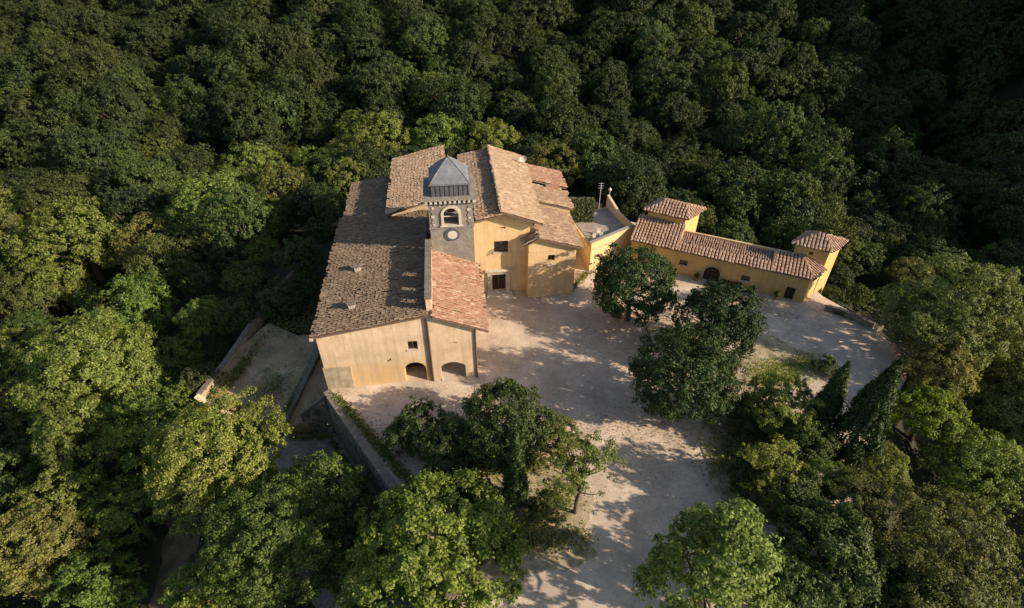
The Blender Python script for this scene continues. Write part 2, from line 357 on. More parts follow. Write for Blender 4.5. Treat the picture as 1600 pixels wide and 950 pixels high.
tag(link('dirt_track', mesh('dirt_track', tv, [[3 * i + a, 3 * i + a + 1, 3 * i + a + 4, 3 * i + a + 3] for i in range(30) for a in (0, 1)]), 'track_soil'), kind='structure')
def bed(name, pts, mat='dry_grass_soil', h=.06):
    """planting bed with a wandering edge"""
    q = []; n = len(pts); rr = random.Random(n)
    for i in range(n):
        p0, p1, p2, p3 = (Vector(pts[(i + k_) % n]) for k_ in (-1, 0, 1, 2))
        for k_ in range(9):
            t = k_ / 9; c_ = .5 * ((2 * p1) + (p2 - p0) * t + (2 * p0 - 5 * p1 + 4 * p2 - p3) * t * t + (3 * p1 - p0 - 3 * p2 + p3) * t ** 3)
            q.append((c_.x + rr.gauss(0, .14), c_.y + rr.gauss(0, .14)))
    return sheet(name, q, mat, h, .3)
bed('planting_bed', [(30.8, 52.6), (33.6, 50.6), (36.4, 47.2), (34.0, 44.8), (27.6, 43.0), (24.5, 44.5), (26.0, 48.5)])
bed('planting_bed', [(-3.2, 23.6), (2.0, 23.2), (6.8, 24.2), (6.6, 27.0), (7.4, 31.0), (3.0, 33.8), (-3.2, 36.0), (-7.8, 34.0), (-7.0, 29.0)])
bed('planting_bed', [(20.2, 40.6), (25.5, 41.6), (30.5, 40.0), (29.0, 34.0), (23.5, 27.5), (18.8, 31.0)], 'dry_grass_soil')

# ------------------------------------------------------------------ boundary walls (things)
def wall_run(name, label, pts, th, z1, z0, mat='rubble', cop='coping', over=.06, cph=.14, group=None, parts=True):
    """a wall along pts (x, y, top z); body and coping are parts"""
    e = empty(name, (pts[0][0], pts[0][1], z0)); tag(e, label, 'wall', group); off = (pts[0][0], pts[0][1], z0)
    def ribbon(w, ztop, zbot):
        g = G(); n = len(pts); L = []
        for i in range(n):
            a = Vector(pts[max(0, i - 1)][:2]); b = Vector(pts[min(n - 1, i + 1)][:2]); d = (b - a).normalized(); q = Vector((-d.y, d.x)) * w / 2; c = Vector(pts[i][:2]); L.append((c + q, c - q, ztop(i), zbot(i)))
        v = []
        for l, r, zt, zb in L: v += [(l.x, l.y, zb), (r.x, r.y, zb), (r.x, r.y, zt), (l.x, l.y, zt)]
        f = [[0, 1, 2, 3], [4 * n - 4, 4 * n - 1, 4 * n - 2, 4 * n - 3]]
        for i in range(n - 1):
            k = 4 * i; f += [[k + j, k + (j + 1) % 4, k + 4 + (j + 1) % 4, k + 4 + j] for j in range(4)]
        return g.add(v, f)
    ribbon(th, lambda i: pts[i][2] - cph, lambda i: z0).build('wall_body', mat, e, off)
    ribbon(th + 2 * over, lambda i: pts[i][2], lambda i: pts[i][2] - cph - .004).build('coping', cop, e, off)
    return e
wall_run('retaining_wall', 'tall dark stone retaining wall dropping from the courtyard to the lane', [(-20.2, 43.1, .35), (-15.0, 36.3, .4), (-9.2, 28.9, .4), (-4.7, 21.0, .35)], .7, .4, -7.6)
wall_run('retaining_wall', 'short dark stone wall closing the lane below the hall corner', [(-20.6, 43.35, -.6), (-22.4, 43.9, -2.6), (-24.4, 44.3, -4.6)], .6, .4, -7.6)
wall_run('parapet_wall', 'pale topped parapet between the shaded garden terrace and the lane', [(-25.0, 56.0, -3.9), (-25.4, 51.0, -4.1), (-26.0, 47.0, -4.8), (-26.9, 42.7, -5.6)], .75, .4, -7.6, cph=.2)
wall_run('garden_wall', 'low earthy wall along the far edge of the garden terrace', [(-33.4, 73.5, -3.9), (-35.6, 63.2, -4.2), (-36.6, 53.0, -4.5), (-37.5, 47.0, -4.4)], .55, .3, -8.0, 'plaster_grey')
wall_run('garden_wall', 'short sunlit orange plaster wall end at the garden terrace corner', [(-37.5, 46.6, -4.2), (-35.4, 45.8, -5.4), (-33.2, 45.0, -6.0)], .6, .3, -9.0, 'plaster_cream', 'plaster_cream')
wall_run('boundary_wall', 'low grey wall curving away from the end of the yellow wing', [(40.3, 57.6, .7), (42.0, 57.0, .75), (44.9, 54.0, .8)], .4, .8, -2.5, 'plaster_grey')
wall_run('boundary_wall', 'low reddish wall at the gravel edge beside the rounded olive green tree', [(44.9, 50.2, .9), (44.6, 47.6, .9), (43.4, 45.4, .8)], .4, .8, -2.5, 'plaster_grey', 'tiles_red')
wall_run('boundary_wall', 'narrow pale kerb standing in for a leaning trunk between the two cypresses', [(33.9, 39.2, .5), (31.6, 36.8, .5), (29.3, 34.2, .45)], .45, .8, -1.5, 'pale_stone', 'pale_stone')  # kerb shape stands in for a pale leaning trunk
e = empty('gate_pier', (45.1, 53.4, 0)); tag(e, 'small pale square pier at the end of the curving low wall', 'pier')
G().box(-.3, .3, -.3, .3, -1.5, 1.5).build('shaft', 'pale_stone', e); G().prism([(-.4, -.4), (.4, -.4), (.4, .4), (-.4, .4)], 1.5, 1.66, 'z').build('cap', 'coping', e)

# ================================================================== the old hall, porch, tower and church
FR = ((-20.1, 43.8), R(6.5)); WF = ((38.1, 59.15), R(-24))
def box3(*a): return G().box(*a)
# ---- hall
B = Bld('old_hall', 'long old hall with cream plaster gable and broad weathered brown tile roof', 'building', FR, (0, 0, 0))
w = B.part(G().prism([(0, -6.5), (11.4, -6.5), (11.4, 9.25), (0, 7.5)], 0, 24, 'y'), 'wall', 'plaster_hall')
c = G().prism(archpts(8.35, 10.75, -.2, 1.75, 1.15), -.5, 2.6, 'y'); c.box(9.1, 10.15, -.5, .35, 4.75, 5.95); c.box(6.5, 6.95, -.3, .25, 3.25, 3.5); c.box(6.95, 7.15, -.3, .25, 3.4, 3.75)
B.cut(w, c)
d = B.part(G().prism(archpts(8.25, 10.85, 0, 1.75, 1.18), 2.4, 2.55, 'y'), 'door', 'wood_dark')
for xx in (8.75, 9.25, 9.85, 10.35): B.part(box3(xx - .03, xx + .03, 2.36, 2.41, .05, 2.45), 'plank_strip', 'wood_frame', d)
B.part(box3(9.5, 9.6, 2.34, 2.41, 1.0, 1.2), 'handle', 'metal_grey', d)
window(B, 9.62, 0, 5.35, 1.05, 1.2)
B.part(box3(-.12, 2.75, -.16, .3, -.5, 3.1), 'buttress', 'plaster_grey')
roof(B, [[(-.3, -.3, 7.62), (-.3, 24.1, 7.62), (11.44, 24.1, 9.42), (11.44, -.3, 9.42)]], 'tiles_grey', 11, pitch=.34, run=.46, rough=1.9)
g = B.part(G().tube((-.42, -.35, 7.52), (-.42, 24, 7.52), .1, k=6), 'gutter', 'pipe_brown')
B.part(box3(-.55, -.2, -.42, -.3, 7.3, 7.62), 'eave_end', 'pale_stone')
def chimney(u, v, label):
    z = 7.62 + (u + .3) * .153; X = Bld('chimney', label, 'chimney', FR, (u, v, z - .15))
    X.part(box3(u - .3, u + .3, v - .3, v + .3, z - .15, z + .42), 'stack', 'pale_stone')
    for dx in (-.26, 0, .26):
        for dy in (-.26, .26): X.part(box3(u + dx - .055, u + dx + .055, v + dy - .055, v + dy + .055, z + .42, z + .74), 'post', 'white_paint')
    X.part(box3(u - .42, u + .42, v - .42, v + .42, z + .74, z + .82), 'cap', 'coping')
chimney(3.4, 10.5, 'white slotted chimney on the brown hall roof, farther from the gable'); chimney(3.5, 3.4, 'white slotted chimney on the brown hall roof just behind the gable')
# ---- rear block of the hall
B = Bld('rear_hall', 'low rear block with pale grey brown roof behind the long hall', 'building', FR, (.4, 24.2, 0))
B.part(G().prism([(.4, -6.5), (11, -6.5), (11, 8.7), (.4, 7.0)], 24.2, 35.5, 'y'), 'wall', 'plaster_grey')
roof(B, [[(.0, 24.15, 7.12), (.0, 35.9, 7.12), (11.2, 35.9, 8.9), (11.2, 24.15, 8.9)]], 'tiles_grey', 21, pitch=.38, run=.5, rough=1.6)
# ---- porch
B = Bld('entrance_porch', 'lean-to porch with red tile roof and arched openings beside the hall', 'porch', FR, (11.4, -.06, 0))
w = B.part(G().prism([(11.41, -.4), (16.4, -.4), (16.4, 7.15), (11.41, 9.2)], -.06, 11.98, 'y'), 'wall', 'plaster_cream')
c = box3(12.0, 15.95, .5, 7.0, -.05, 3.5); B.cut(w, c)
c = G().prism(archpts(12.35, 15.05, -.04, 1.75, .8), -.5, .8, 'y'); c.prism(archpts(1.4, 5.2, -.04, 1.6, .8), 15.6, 17, 'x'); c.box(13.4, 14.3, -.4, .25, 5.25, 5.42); B.cut(w, c)
B.part(box3(11.95, 16.0, .45, 7.05, -.02, .03), 'porch_floor', 'pale_stone')
B.part(box3(12.35, 13.15, -.3, .42, .03, .1), 'threshold', 'pale_stone')
roof(B, [[(17.55, -.5, 7.0), (17.55, 12.0, 7.0), (12.06, 12.0, 9.36), (12.06, -.5, 9.36)]], 'tiles_red', 31, pitch=.38, run=.48, rough=1.3)
pw = B.part(box3(11.46, 12.05, .55, 11.95, 8.7, 10.95), 'parapet', 'plaster_cream')
c = G()
for vv in (1.55, 3.75, 6.45): c.box(11, 12.5, vv - .42, vv + .42, 10.02, 10.82)
B.cut(pw, c)
B.part(box3(11.38, 12.12, .48, 11.97, 10.95, 11.06), 'parapet_coping', 'coping')
B.part(G().tube((11.4, -.17, -.05), (11.4, -.17, 9.1), .11), 'downpipe', 'pipe_brown'); B.part(G().tube((16.3, -.17, -.05), (16.3, -.17, 7.0), .08), 'downpipe', 'pipe_brown')
B.part(G().tube((17.62, -.5, 6.9), (17.62, 12.0, 6.9), .1, k=6), 'gutter', 'pipe_brown')
# ---- bell tower
B = Bld('bell_tower', 'square grey stone bell tower with clock and lead pavilion dome', 'tower', FR, (12.1, 12.0, 0))
w = B.part(box3(12.1, 17.1, 12.0, 17.0, -.3, 15.55), 'shaft', 'tower_stone')
B.cut(w, G().prism(archpts(13.75, 15.45, 12.75, 14.15, .8), 11.0, 18.0, 'y'))
B.cut(w, G().prism(archpts(13.65, 15.35, 12.75, 14.15, .8), 11.5, 17.7, 'x'))
fr = G(); A_ = archpts(13.75, 15.45, 12.75, 14.15, .8, 12); O_ = archpts(13.45, 15.75, 12.75, 14.15, 1.1, 12)
for i in range(1, len(A_) - 1): fr.add([(p[0], yy, p[1]) for yy in (11.86, 12.05) for p in (A_[i], A_[i + 1], O_[i + 1], O_[i])], [[0, 1, 2, 3], [4, 7, 6, 5], [0, 4, 5, 1], [1, 5, 6, 2], [2, 6, 7, 3], [3, 7, 4, 0]])
fr.box(13.45, 13.75, 11.862, 12.05, 12.76, 14.15)
B.part(fr, 'arch_surround', 'pale_stone')
B.part(box3(13.3, 15.9, 11.8, 12.3, 12.6, 12.76), 'belfry_sill', 'pale_stone')
B.part(box3(13.7, 15.5, 14.3, 14.7, 14.55, 14.7), 'bell_beam', 'wood_frame')
B.part(box3(13.7, 15.5, 12.3, 12.4, 13.65, 13.75), 'tie_bar', 'pale_stone')
B.part(box3(12.0, 17.2, 11.9, 17.1, 12.36, 12.5), 'string_course', 'tower_stone')
for x_ in (12.35, 16.45):
    for i in range(7): B.part(box3(x_ + (.0 if i % 2 else .12), x_ + .38, 11.93, 12.1, 12.7 + i * .36, 13.0 + i * .36), 'stone_block', 'pale_stone' if (i * 7 + int(x_)) % 3 == 0 else 'tower_stone')
ck = B.part(G().prism([(14.6 + .84 * math.cos(t * math.pi / 16), 11.5 + .8 * math.sin(t * math.pi / 16)) for t in range(32)], 11.86, 12.1, 'y'), 'clock', 'lead_dark')
B.part(G().prism([(14.6 + .57 * math.cos(t * math.pi / 16), 11.5 + .54 * math.sin(t * math.pi / 16)) for t in range(32)], 11.82, 11.9, 'y'), 'clock_face', 'clock_white', ck)
B.part(box3(11.9, 17.3, 11.8, 17.2, 15.52, 15.72), 'cornice', 'tower_stone')
co_ = B.part(box3(11.62, 17.58, 11.52, 17.48, 16.06, 16.22), 'cornice', 'tower_stone')
for i in range(11):
    t = 11.95 + i * .53
    for (x0, x1, y0, y1) in ((t - .13, t + .13, 11.56, 11.93), (t - .13, t + .13, 17.07, 17.44), (11.66, 12.03, t - .23, t + .03), (17.17, 17.54, t - .23, t + .03)): B.part(box3(x0, x1, y0, y1, 15.7, 16.08), 'corbel', 'pale_stone', co_)
B.part(box3(12.0, 17.2, 11.9, 17.1, 15.69, 16.07), 'frieze', 'lead_dark')
dr = B.part(box3(12.55, 16.85, 12.35, 16.65, 16.2, 17.6), 'drum', 'lead_dark')
for i in range(9):
    t = 12.66 + i * .51
    B.part(box3(t - .05, t + .05, 12.29, 12.37, 16.22, 17.58), 'drum_rib', 'lead_dark', dr)
B.part(box3(12.38, 17.02, 12.18, 16.82, 17.6, 17.74), 'dome_eave', 'lead')
cx, cy = 14.7, 14.5; prof = [(2.2, 17.73), (1.86, 18.15), (1.46, 18.6), (1.02, 19.05), (.56, 19.5), (.1, 19.9)]
g = G(); v = []
for r, z in prof: v += [(cx - r, cy - r, z), (cx + r, cy - r, z), (cx + r, cy + r, z), (cx - r, cy + r, z)]
g.add(v, [[4 * i + j, 4 * i + (j + 1) % 4, 4 * i + 4 + (j + 1) % 4, 4 * i + 4 + j] for i in range(5) for j in range(4)] + [[3, 2, 1, 0], [20, 21, 22, 23]])
dm = B.part(g, 'dome', 'lead')
for sx, sy in ((-1, -1), (1, -1), (1, 1), (-1, 1)):
    g = G()
    for i in range(5): g.tube((cx + sx * prof[i][0], cy + sy * prof[i][0], prof[i][1]), (cx + sx * prof[i + 1][0], cy + sy * prof[i + 1][0], prof[i + 1][1]), .06, k=5)
    B.part(g, 'hip_seam', 'lead', dm)
B.part(G().lathe(cx, cy, [(.13, 19.85), (.17, 19.95), (.1, 20.05), (.03, 20.25)], 8), 'finial', 'lead_dark')
X = Bld('bell', 'bronze bell hanging in the arched opening of the grey tower', 'bell', FR, (14.6, 14.5, 13.3))
X.part(G().lathe(14.6, 14.5, [(.56, 13.3), (.46, 13.5), (.36, 13.9), (.3, 14.2), (.14, 14.4), (.08, 14.58)], 16), 'bell_body', 'bronze')
# ---- church
B = Bld('church', 'yellow fronted church with steep tan tile gable roof beside the tower', 'church', FR, (17.1, 15.5, 0))
w = B.part(G().prism([(17.0, -.5), (24.9, -.5), (24.9, 10.55), (20.6, 12.05), (17.0, 11.42)], 15.5, 34, 'y'), 'wall', 'plaster_yellow')
c = box3(19.35, 21.15, 15, 16.1, .3, 3.0); c.box(19.7, 21.5, 15, 15.85, 6.3, 8.0); c.box(20.45, 21.2, 15, 15.8, 9.75, 10.05); B.cut(w, c)
d = B.part(box3(19.3, 21.2, 15.85, 15.98, .3, 3.02), 'door', 'wood_dark')
B.part(box3(20.2, 20.3, 15.8, 15.86, .35, 2.95), 'door_stile', 'wood_frame', d)
ps = G(); ps.box(18.75, 19.35, 15.3, 15.6, 0, 3.0); ps.box(21.15, 21.75, 15.3, 15.6, 0, 3.0); ps.box(18.75, 21.75, 15.3, 15.6, 3.0, 3.55); B.part(ps, 'portal_surround', 'pale_stone')
B.part(box3(18.45, 22.05, 15.05, 15.6, 3.55, 3.8), 'portal_cornice', 'pale_stone')
B.part(box3(18.5, 22.0, 14.3, 15.5, -.1, .3), 'step', 'pale_stone'); B.part(box3(18.1, 22.4, 13.8, 14.3, -.1, .15), 'step', 'pale_stone')
window(B, 20.6, 15.5, 7.15, 1.8, 1.7)
roof(B, [[(16.2, 17.2, 11.5), (16.2, 34.4, 11.5), (20.62, 34.4, 12.3), (20.62, 14.3, 12.3), (17.3, 14.3, 11.7), (17.3, 17.2, 11.7)]], 'tiles_old', 41, pitch=.38, run=.48, rough=1.3)
roof(B, [[(25.7, 14.3, 10.75), (25.7, 34.4, 10.75), (20.55, 34.4, 12.8), (20.55, 14.3, 12.8)]], 'tiles_tan', 43, pitch=.38, run=.48, rough=1.2, caps=[((20.6, 14.2, 12.85), (20.6, 34.4, 12.85))])
B.part(G().tube((24.72, 15.36, 8.6), (24.72, 15.36, 10.5), .08), 'downpipe', 'pipe_brown')
# ---- annex on the right of the church
B = Bld('church_annex', 'cream annex with one small window and sloping tile roof right of the church', 'building', FR, (24.0, 13.9, 0))
w = B.part(G().prism([(23.9, -.5), (30.0, -.5), (30.0, 7.6), (25.0, 9.15), (23.9, 8.45)], 13.9, 22.4, 'y'), 'wall', 'plaster_yellow')
c = box3(26.4, 27.3, 13.4, 14.3, 5.65, 6.5); B.cut(w, c)
window(B, 26.85, 13.9, 6.07, .9, .85, sill=False); B.part(box3(26.3, 27.4, 13.68, 13.95, 4.95, 5.1), 'sill_ledge', 'pale_stone')
roof(B, [[(30.6, 13.3, 7.6), (30.6, 22.6, 7.6), (25.0, 22.6, 9.4), (25.0, 13.3, 9.4)], [(23.3, 13.3, 8.35), (23.3, 15.4, 8.35), (25.0, 15.4, 9.36), (25.0, 13.3, 9.36)]], 'tiles_old', 51, pitch=.38, run=.48, rough=1.5)
B.part(box3(23.95, 30.05, 13.84, 14.2, 7.1, 7.25), 'wall_band', 'plaster_yellow')
B = Bld('rear_annex', 'rear annex with reddish tile roof stepping up behind the cream annex', 'building', FR, (24.9, 22.6, 0))
B.part(G().prism([(24.9, -.5), (30.8, -.5), (30.8, 7.9), (24.9, 9.7)], 22.6, 33, 'y'), 'wall', 'plaster_yellow')
roof(B, [[(31.3, 22.55, 7.95), (31.3, 28.0, 7.95), (24.95, 28.0, 9.9), (24.95, 22.55, 9.9)]], 'tiles_old', 55, pitch=.38, run=.48, rough=1.7)
roof(B, [[(31.3, 27.9, 8.55), (31.3, 33.4, 8.55), (24.95, 33.4, 10.5), (24.95, 27.9, 10.5)]], 'tiles_red', 57, pitch=.38, run=.48, rough=1.7)
B.part(box3(28.2, 30.2, 27.4, 27.9, 8.1, 9.35), 'vent_wall', 'tiles_red')
# ---- rear chapel on the left
B = Bld('rear_chapel', 'raised chapel with tan sloping tile roof left of the lead dome', 'building', FR, (6.7, 22.4, 0))
B.part(G().prism([(6.7, 5), (13.7, 5), (13.7, 11.35), (6.7, 9.75)], 21.9, 37.6, 'y'), 'wall', 'plaster_cream')
roof(B, [[(6.3, 20.6, 9.78), (6.3, 38.2, 9.78), (14.0, 38.2, 11.55), (14.0, 21.6, 11.55)]], 'tiles_tan', 61, pitch=.38, run=.48, rough=1.4)
B = Bld('link_block', 'low flat roofed link behind the tower between chapel and church', 'building', FR, (13.7, 17.1, 0))
B.part(box3(11.5, 16.95, 17.1, 34.5, -.5, 8.6), 'wall', 'plaster_cream'); B.part(box3(11.45, 16.98, 17.06, 34.6, 8.6, 8.78), 'flat_roof', 'coping')
# dish and aerials
X = Bld('satellite_dish', 'white satellite dish on a short mast at the church eave', 'satellite dish', FR, (25.4, 31.5, 9.7))
X.part(G().tube((25.4, 31.5, 9.7), (25.4, 31.5, 11.6), .05), 'mast', 'metal_grey'); g = G(); v = [(25.4, 31.35, 11.9)]
for r_, o_ in ((.28, .03), (.55, .13)): v += [(25.4 + r_ * math.cos(t * math.pi / 8), 31.35 - o_ - .25 * r_ * math.sin(t * math.pi / 8), 11.9 + r_ * math.sin(t * math.pi / 8)) for t in range(16)]
g.add(v, [[0, 1 + t, 1 + (t + 1) % 16] for t in range(16)] + [[1 + t, 17 + t, 17 + (t + 1) % 16, 1 + (t + 1) % 16] for t in range(16)]); X.part(g, 'dish', 'white_paint'); X.part(G().tube((25.4, 31.3, 11.4), (25.4, 30.5, 11.7), .03), 'feed_arm', 'metal_grey')
# ---- terrace house between the annex and the wing
e = empty('terrace_house', (10.6, 66.3, 0)); tag(e, 'yellow flat roofed terrace with parapet between the annex and the wing', 'building')
P1, P2, P3, P4 = (10.9, 66.4), (17.6, 71.2), (14.9, 79.0), (8.6, 76.0); off = (10.6, 66.3, 0)
G().prism([P1, P2, P3, P4], -5, 3.5, 'z').build('wall', 'plaster_yellow', e, off)
def ins_(p, q, w_, z0, z1, za=None):
    a = Vector(p); b = Vector(q); d = (b - a).normalized(); n_ = Vector((-d.y, d.x)) * w_; za = z1 if za is None else za
    v = [a, b, b + n_, a + n_]; return G().add([(*p_, z0) for p_ in v] + [(v[0].x, v[0].y, z1), (v[1].x, v[1].y, za), (v[2].x, v[2].y, za), (v[3].x, v[3].y, z1)], [[3, 2, 1, 0], [4, 5, 6, 7], [0, 1, 5, 4], [1, 2, 6, 5], [2, 3, 7, 6], [3, 0, 4, 7]])
G().prism([(11.3, 67.0), (17.1, 71.3), (14.7, 78.6), (8.9, 75.7)], 3.4, 3.56, 'z').build('terrace_floor', 'terrace_floor', e, off)
ins_(P1, P2, .38, 3.4, 4.6).build('parapet', 'plaster_yellow', e, off); ins_((17.57, 71.25), (16.15, 75.2), .38, 3.4, 4.58).build('parapet', 'plaster_yellow', e, off); ins_((16.15, 75.2), (14.9, 78.9), .38, 3.4, 4.6, 5.6).build('parapet', 'plaster_cream', e, off)
ins_((P1[0] - .03, P1[1] - .05), (17.62, 71.17), .5, 4.6, 4.7).build('coping', 'terrace_floor', e, off)
for x_, y_, s_ in ((11.6, 69.0, .5), (12.6, 69.3, .4), (12.4, 70.4, .45)):
    X = empty('garden_chair', (x_, y_, 3.56)); tag(X, 'white garden chair on the small yellow terrace', 'chair', 'white chairs on the terrace')
    G().box(-.25, .25, -.25, .25, .4, .46).build('seat', 'white_paint', X); G().box(-.25, .25, .2, .26, .46, .95).build('backrest', 'white_paint', X)
    for a_ in (-.22, .22):
        for b_ in (-.22, .22): G().box(a_ - .03, a_ + .03, b_ - .03, b_ + .03, 0, .4).build('leg', 'white_paint', X)
e = empty('ivy_wall', (9.9, 74.6, -.3)); tag(e, 'dark wall overgrown with ivy between the annex roof and the terrace', 'wall')
G().box(-2.2, 2.0, -.4, .5, 0, 7.4).build('wall_body', 'rubble', e); IVY = e
for x_, y_, h_, lb in ((13.6, 79.6, 4.2, 'thin tall aerial mast behind the terrace parapet'), (15.0, 79.4, 3.0, 'shorter aerial mast with a round head behind the terrace parapet')):
    X = empty('aerial_mast', (x_, y_, 3.0)); tag(X, lb, 'aerial'); G().tube((0, 0, -6), (0, 0, h_), .05).build('mast', 'metal_grey', X)
    if h_ > 4:
        for q in (.1, .5, .9): G().tube((-.4, 0, h_ - q), (.4, 0, h_ - q), .025, k=5).build('crossbar', 'metal_grey', X)
    else: G().lathe(0, 0, [(.05, h_ - .1), (.25, h_ + .1), (.25, h_ + .25), (.06, h_ + .45)], 10).build('head', 'white_paint', X)

# ================================================================== the yellow wing
B = Bld('yellow_wing', 'long low ochre wing with arched door and two raised tile roofed turrets', 'building', WF, (0, 0, 0))
w = B.part(G().prism([(-23.3, 0), (0, 0), (1.75, 4.1), (-23.3, 4.1)], -6, 3.95, 'z'), 'wall', 'plaster_ochre')
c = G().prism(archpts(-12.85, -10.75, -.02, 1.35, 1.05), -.4, .45, 'y')
for s_, z_, w_, h_ in ((-15.75, 2.0, 1.15, .85), (-7.5, 1.75, 1.15, .85)): c.box(s_ - w_ / 2, s_ + w_ / 2, -.4, .35, z_ - h_ / 2, z_ + h_ / 2)
c.box(-2.35, -1.2, -.4, .4, -.02, 1.95); c.box(-22.1, -21.1, -.4, .4, .9, 2.6); B.cut(w, c)
d = B.part(G().prism(archpts(-12.95, -10.65, 0, 1.35, 1.1), .36, .44, 'y'), 'door', 'wood_dark'); B.part(box3(-11.86, -11.74, .32, .37, .05, 2.3), 'door_stile', 'wood_frame', d)
fr = G(); A_ = archpts(-12.85, -10.75, 0, 1.35, 1.05, 12); O_ = archpts(-13.15, -10.45, 0, 1.35, 1.35, 12)
for i in range(1, len(A_) - 1): fr.add([(p[0], yy, p[1]) for yy in (-.06, .03) for p in (A_[i], A_[i + 1], O_[i + 1], O_[i])], [[0, 1, 2, 3], [4, 7, 6, 5], [0, 4, 5, 1], [1, 5, 6, 2], [2, 6, 7, 3], [3, 7, 4, 0]])
fr.box(-13.15, -12.85, -.062, .03, 0, 1.35).box(-10.75, -10.45, -.062, .03, 0, 1.35); B.part(fr, 'arch_surround', 'plaster_grey')
window(B, -15.75, 0, 2.0, 1.15, .85); window(B, -7.5, 0, 1.75, 1.15, .85); window(B, -21.6, 0, 1.75, 1.0, 1.7)
d = B.part(box3(-2.4, -1.15, .3, .38, 0, 1.98), 'door', 'wood_dark'); B.part(box3(-1.82, -1.76, .26, .31, .05, 1.9), 'door_stile', 'wood_frame', d)
B.part(G().tube((-20.3, -.1, 0), (-20.3, -.1, 3.95), .08), 'downpipe', 'pipe_brown')
for pr_, s0, s1 in (([(.1, 3.9), (4.0, 3.9), (4.0, 5.42)], -23.2, -16.95), ([(.1, 3.9), (3.5, 3.9), (3.5, 4.5), (.95, 4.4)], -16.95, -4.65), ([(.1, 3.9), (3.0, 3.9), (3.0, 5.1)], -4.65, -2.0)): B.part(G().prism(pr_, s0, s1, 'x'), 'attic_wall', 'plaster_yellow')
roof(B, [[(-23.5, -.45, 4.02), (-16.9, -.45, 4.02), (-16.9, 3.9, 5.58), (-23.5, 4.1, 5.65)], [(-16.9, -.45, 4.02), (-4.7, -.45, 4.02), (-4.7, .95, 4.52), (-16.9, .95, 4.52)], [(-4.7, -.45, 4.02), (.3, -.45, 4.02), (-1.5, 2.9, 5.22), (-4.7, 2.9, 5.22)], [(.3, -.45, 4.02), (1.75, 3.0, 4.02), (-1.5, 3.0, 5.22), (-1.5, 2.9, 5.22)]],
     'tiles_wing', 71, th=.14, pitch=.44, run=.5, rough=.7, caps=[((.3, -.45, 4.1), (-1.5, 2.9, 5.28)), ((-16.95, -.4, 4.1), (-16.95, 3.9, 5.64)), ((-4.75, -.4, 4.1), (-4.75, 2.9, 5.28))])
roof(B, [[(-16.75, .97, 4.5), (-4.85, .97, 4.5), (-4.85, 3.5, 4.62), (-16.75, 3.5, 4.62)]], 'tiles_wing', 75, th=.14, name='back_roof', pitch=.3, run=.42, rough=1.4, rad=.07, lift=.0)
B.part(G().box(-16.9, -2.8, 3.5, 3.8, 3.9, 4.95), 'back_parapet', 'plaster_yellow')
def turret(B, q, z1, ridge, zr, seed):
    """walls over quad q (front-left, front-right, back-right, back-left) and a hipped roof with ridge ends"""
    w = B.part(G().prism(q, -9, z1, 'z'), 'turret_wall', 'plaster_ochre')
    cx = sum(p[0] for p in q) / 4; cy = sum(p[1] for p in q) / 4
    E = [(cx + (p[0] - cx) * 1.2, cy + (p[1] - cy) * 1.2, z1 - .02) for p in q]; a = (*ridge[0], zr); b = (*ridge[1], zr)
    roof(B, [[E[0], E[1], b, a], [E[1], E[2], b], [E[2], E[3], a, b], [E[3], E[0], a]], 'tiles_wing', seed, th=.14, name='turret_roof', pitch=.44, run=.5, rough=.7, caps=[(a, b), (E[0], a), (E[1], b), (E[2], b), (E[3], a)])
    return w
turret(B, [(-22.3, 4.15), (-17.0, 3.9), (-15.6, 7.4), (-20.9, 7.7)], 6.75, ((-20.3, 5.9), (-17.2, 5.7)), 7.85, 81)
w = turret(B, [(-2.7, 3.1), (1.35, 2.95), (2.85, 6.2), (-1.2, 6.4)], 6.75, ((-.3, 4.75), (.45, 4.6)), 7.95, 91)
c = box3(-.9, -.4, 2.5, 3.5, 5.5, 6.0); B.cut(w, c); window(B, -.65, 3.05, 5.75, .5, .5, bars=False, sill=False)
# bench and pots by the wing
X = Bld('garden_bench', 'dark wooden bench against the ochre wing under its window', 'bench', WF, (-8.6, -.6, 0))
for i in range(4): X.part(box3(-9.6, -7.6, -.75 + i * .13, -.65 + i * .13, .42, .46), 'seat_slat', 'wood_dark')
for i in range(3): X.part(box3(-9.6, -7.6, -.24, -.2, .55 + i * .16, .66 + i * .16), 'back_slat', 'wood_dark')
for a_ in (-9.5, -7.75): X.part(box3(a_, a_ + .1, -.72, -.2, 0, .42), 'leg', 'wood_dark'); X.part(box3(a_, a_ + .1, -.2, -.15, 0, 1.0), 'back_post', 'wood_dark')
POTS = []
for s_, lb in ((-10.1, 'terracotta pot with a green shrub right of the arched door'), (-13.6, 'terracotta pot with a green shrub left of the arched door'), (-3.2, 'terracotta pot with a green shrub left of the plain end door'), (-6.3, 'terracotta pot with a green shrub beside the bench end')):
    X = Bld('potted_shrub', lb, 'plant pot', WF, (s_, -.6, 0)); X.part(G().lathe(s_, -.6, [(.2, 0), (.3, .45), (.34, .46), (.34, .54), (.26, .54)], 12), 'pot', 'tiles_red'); POTS.append(X.e)

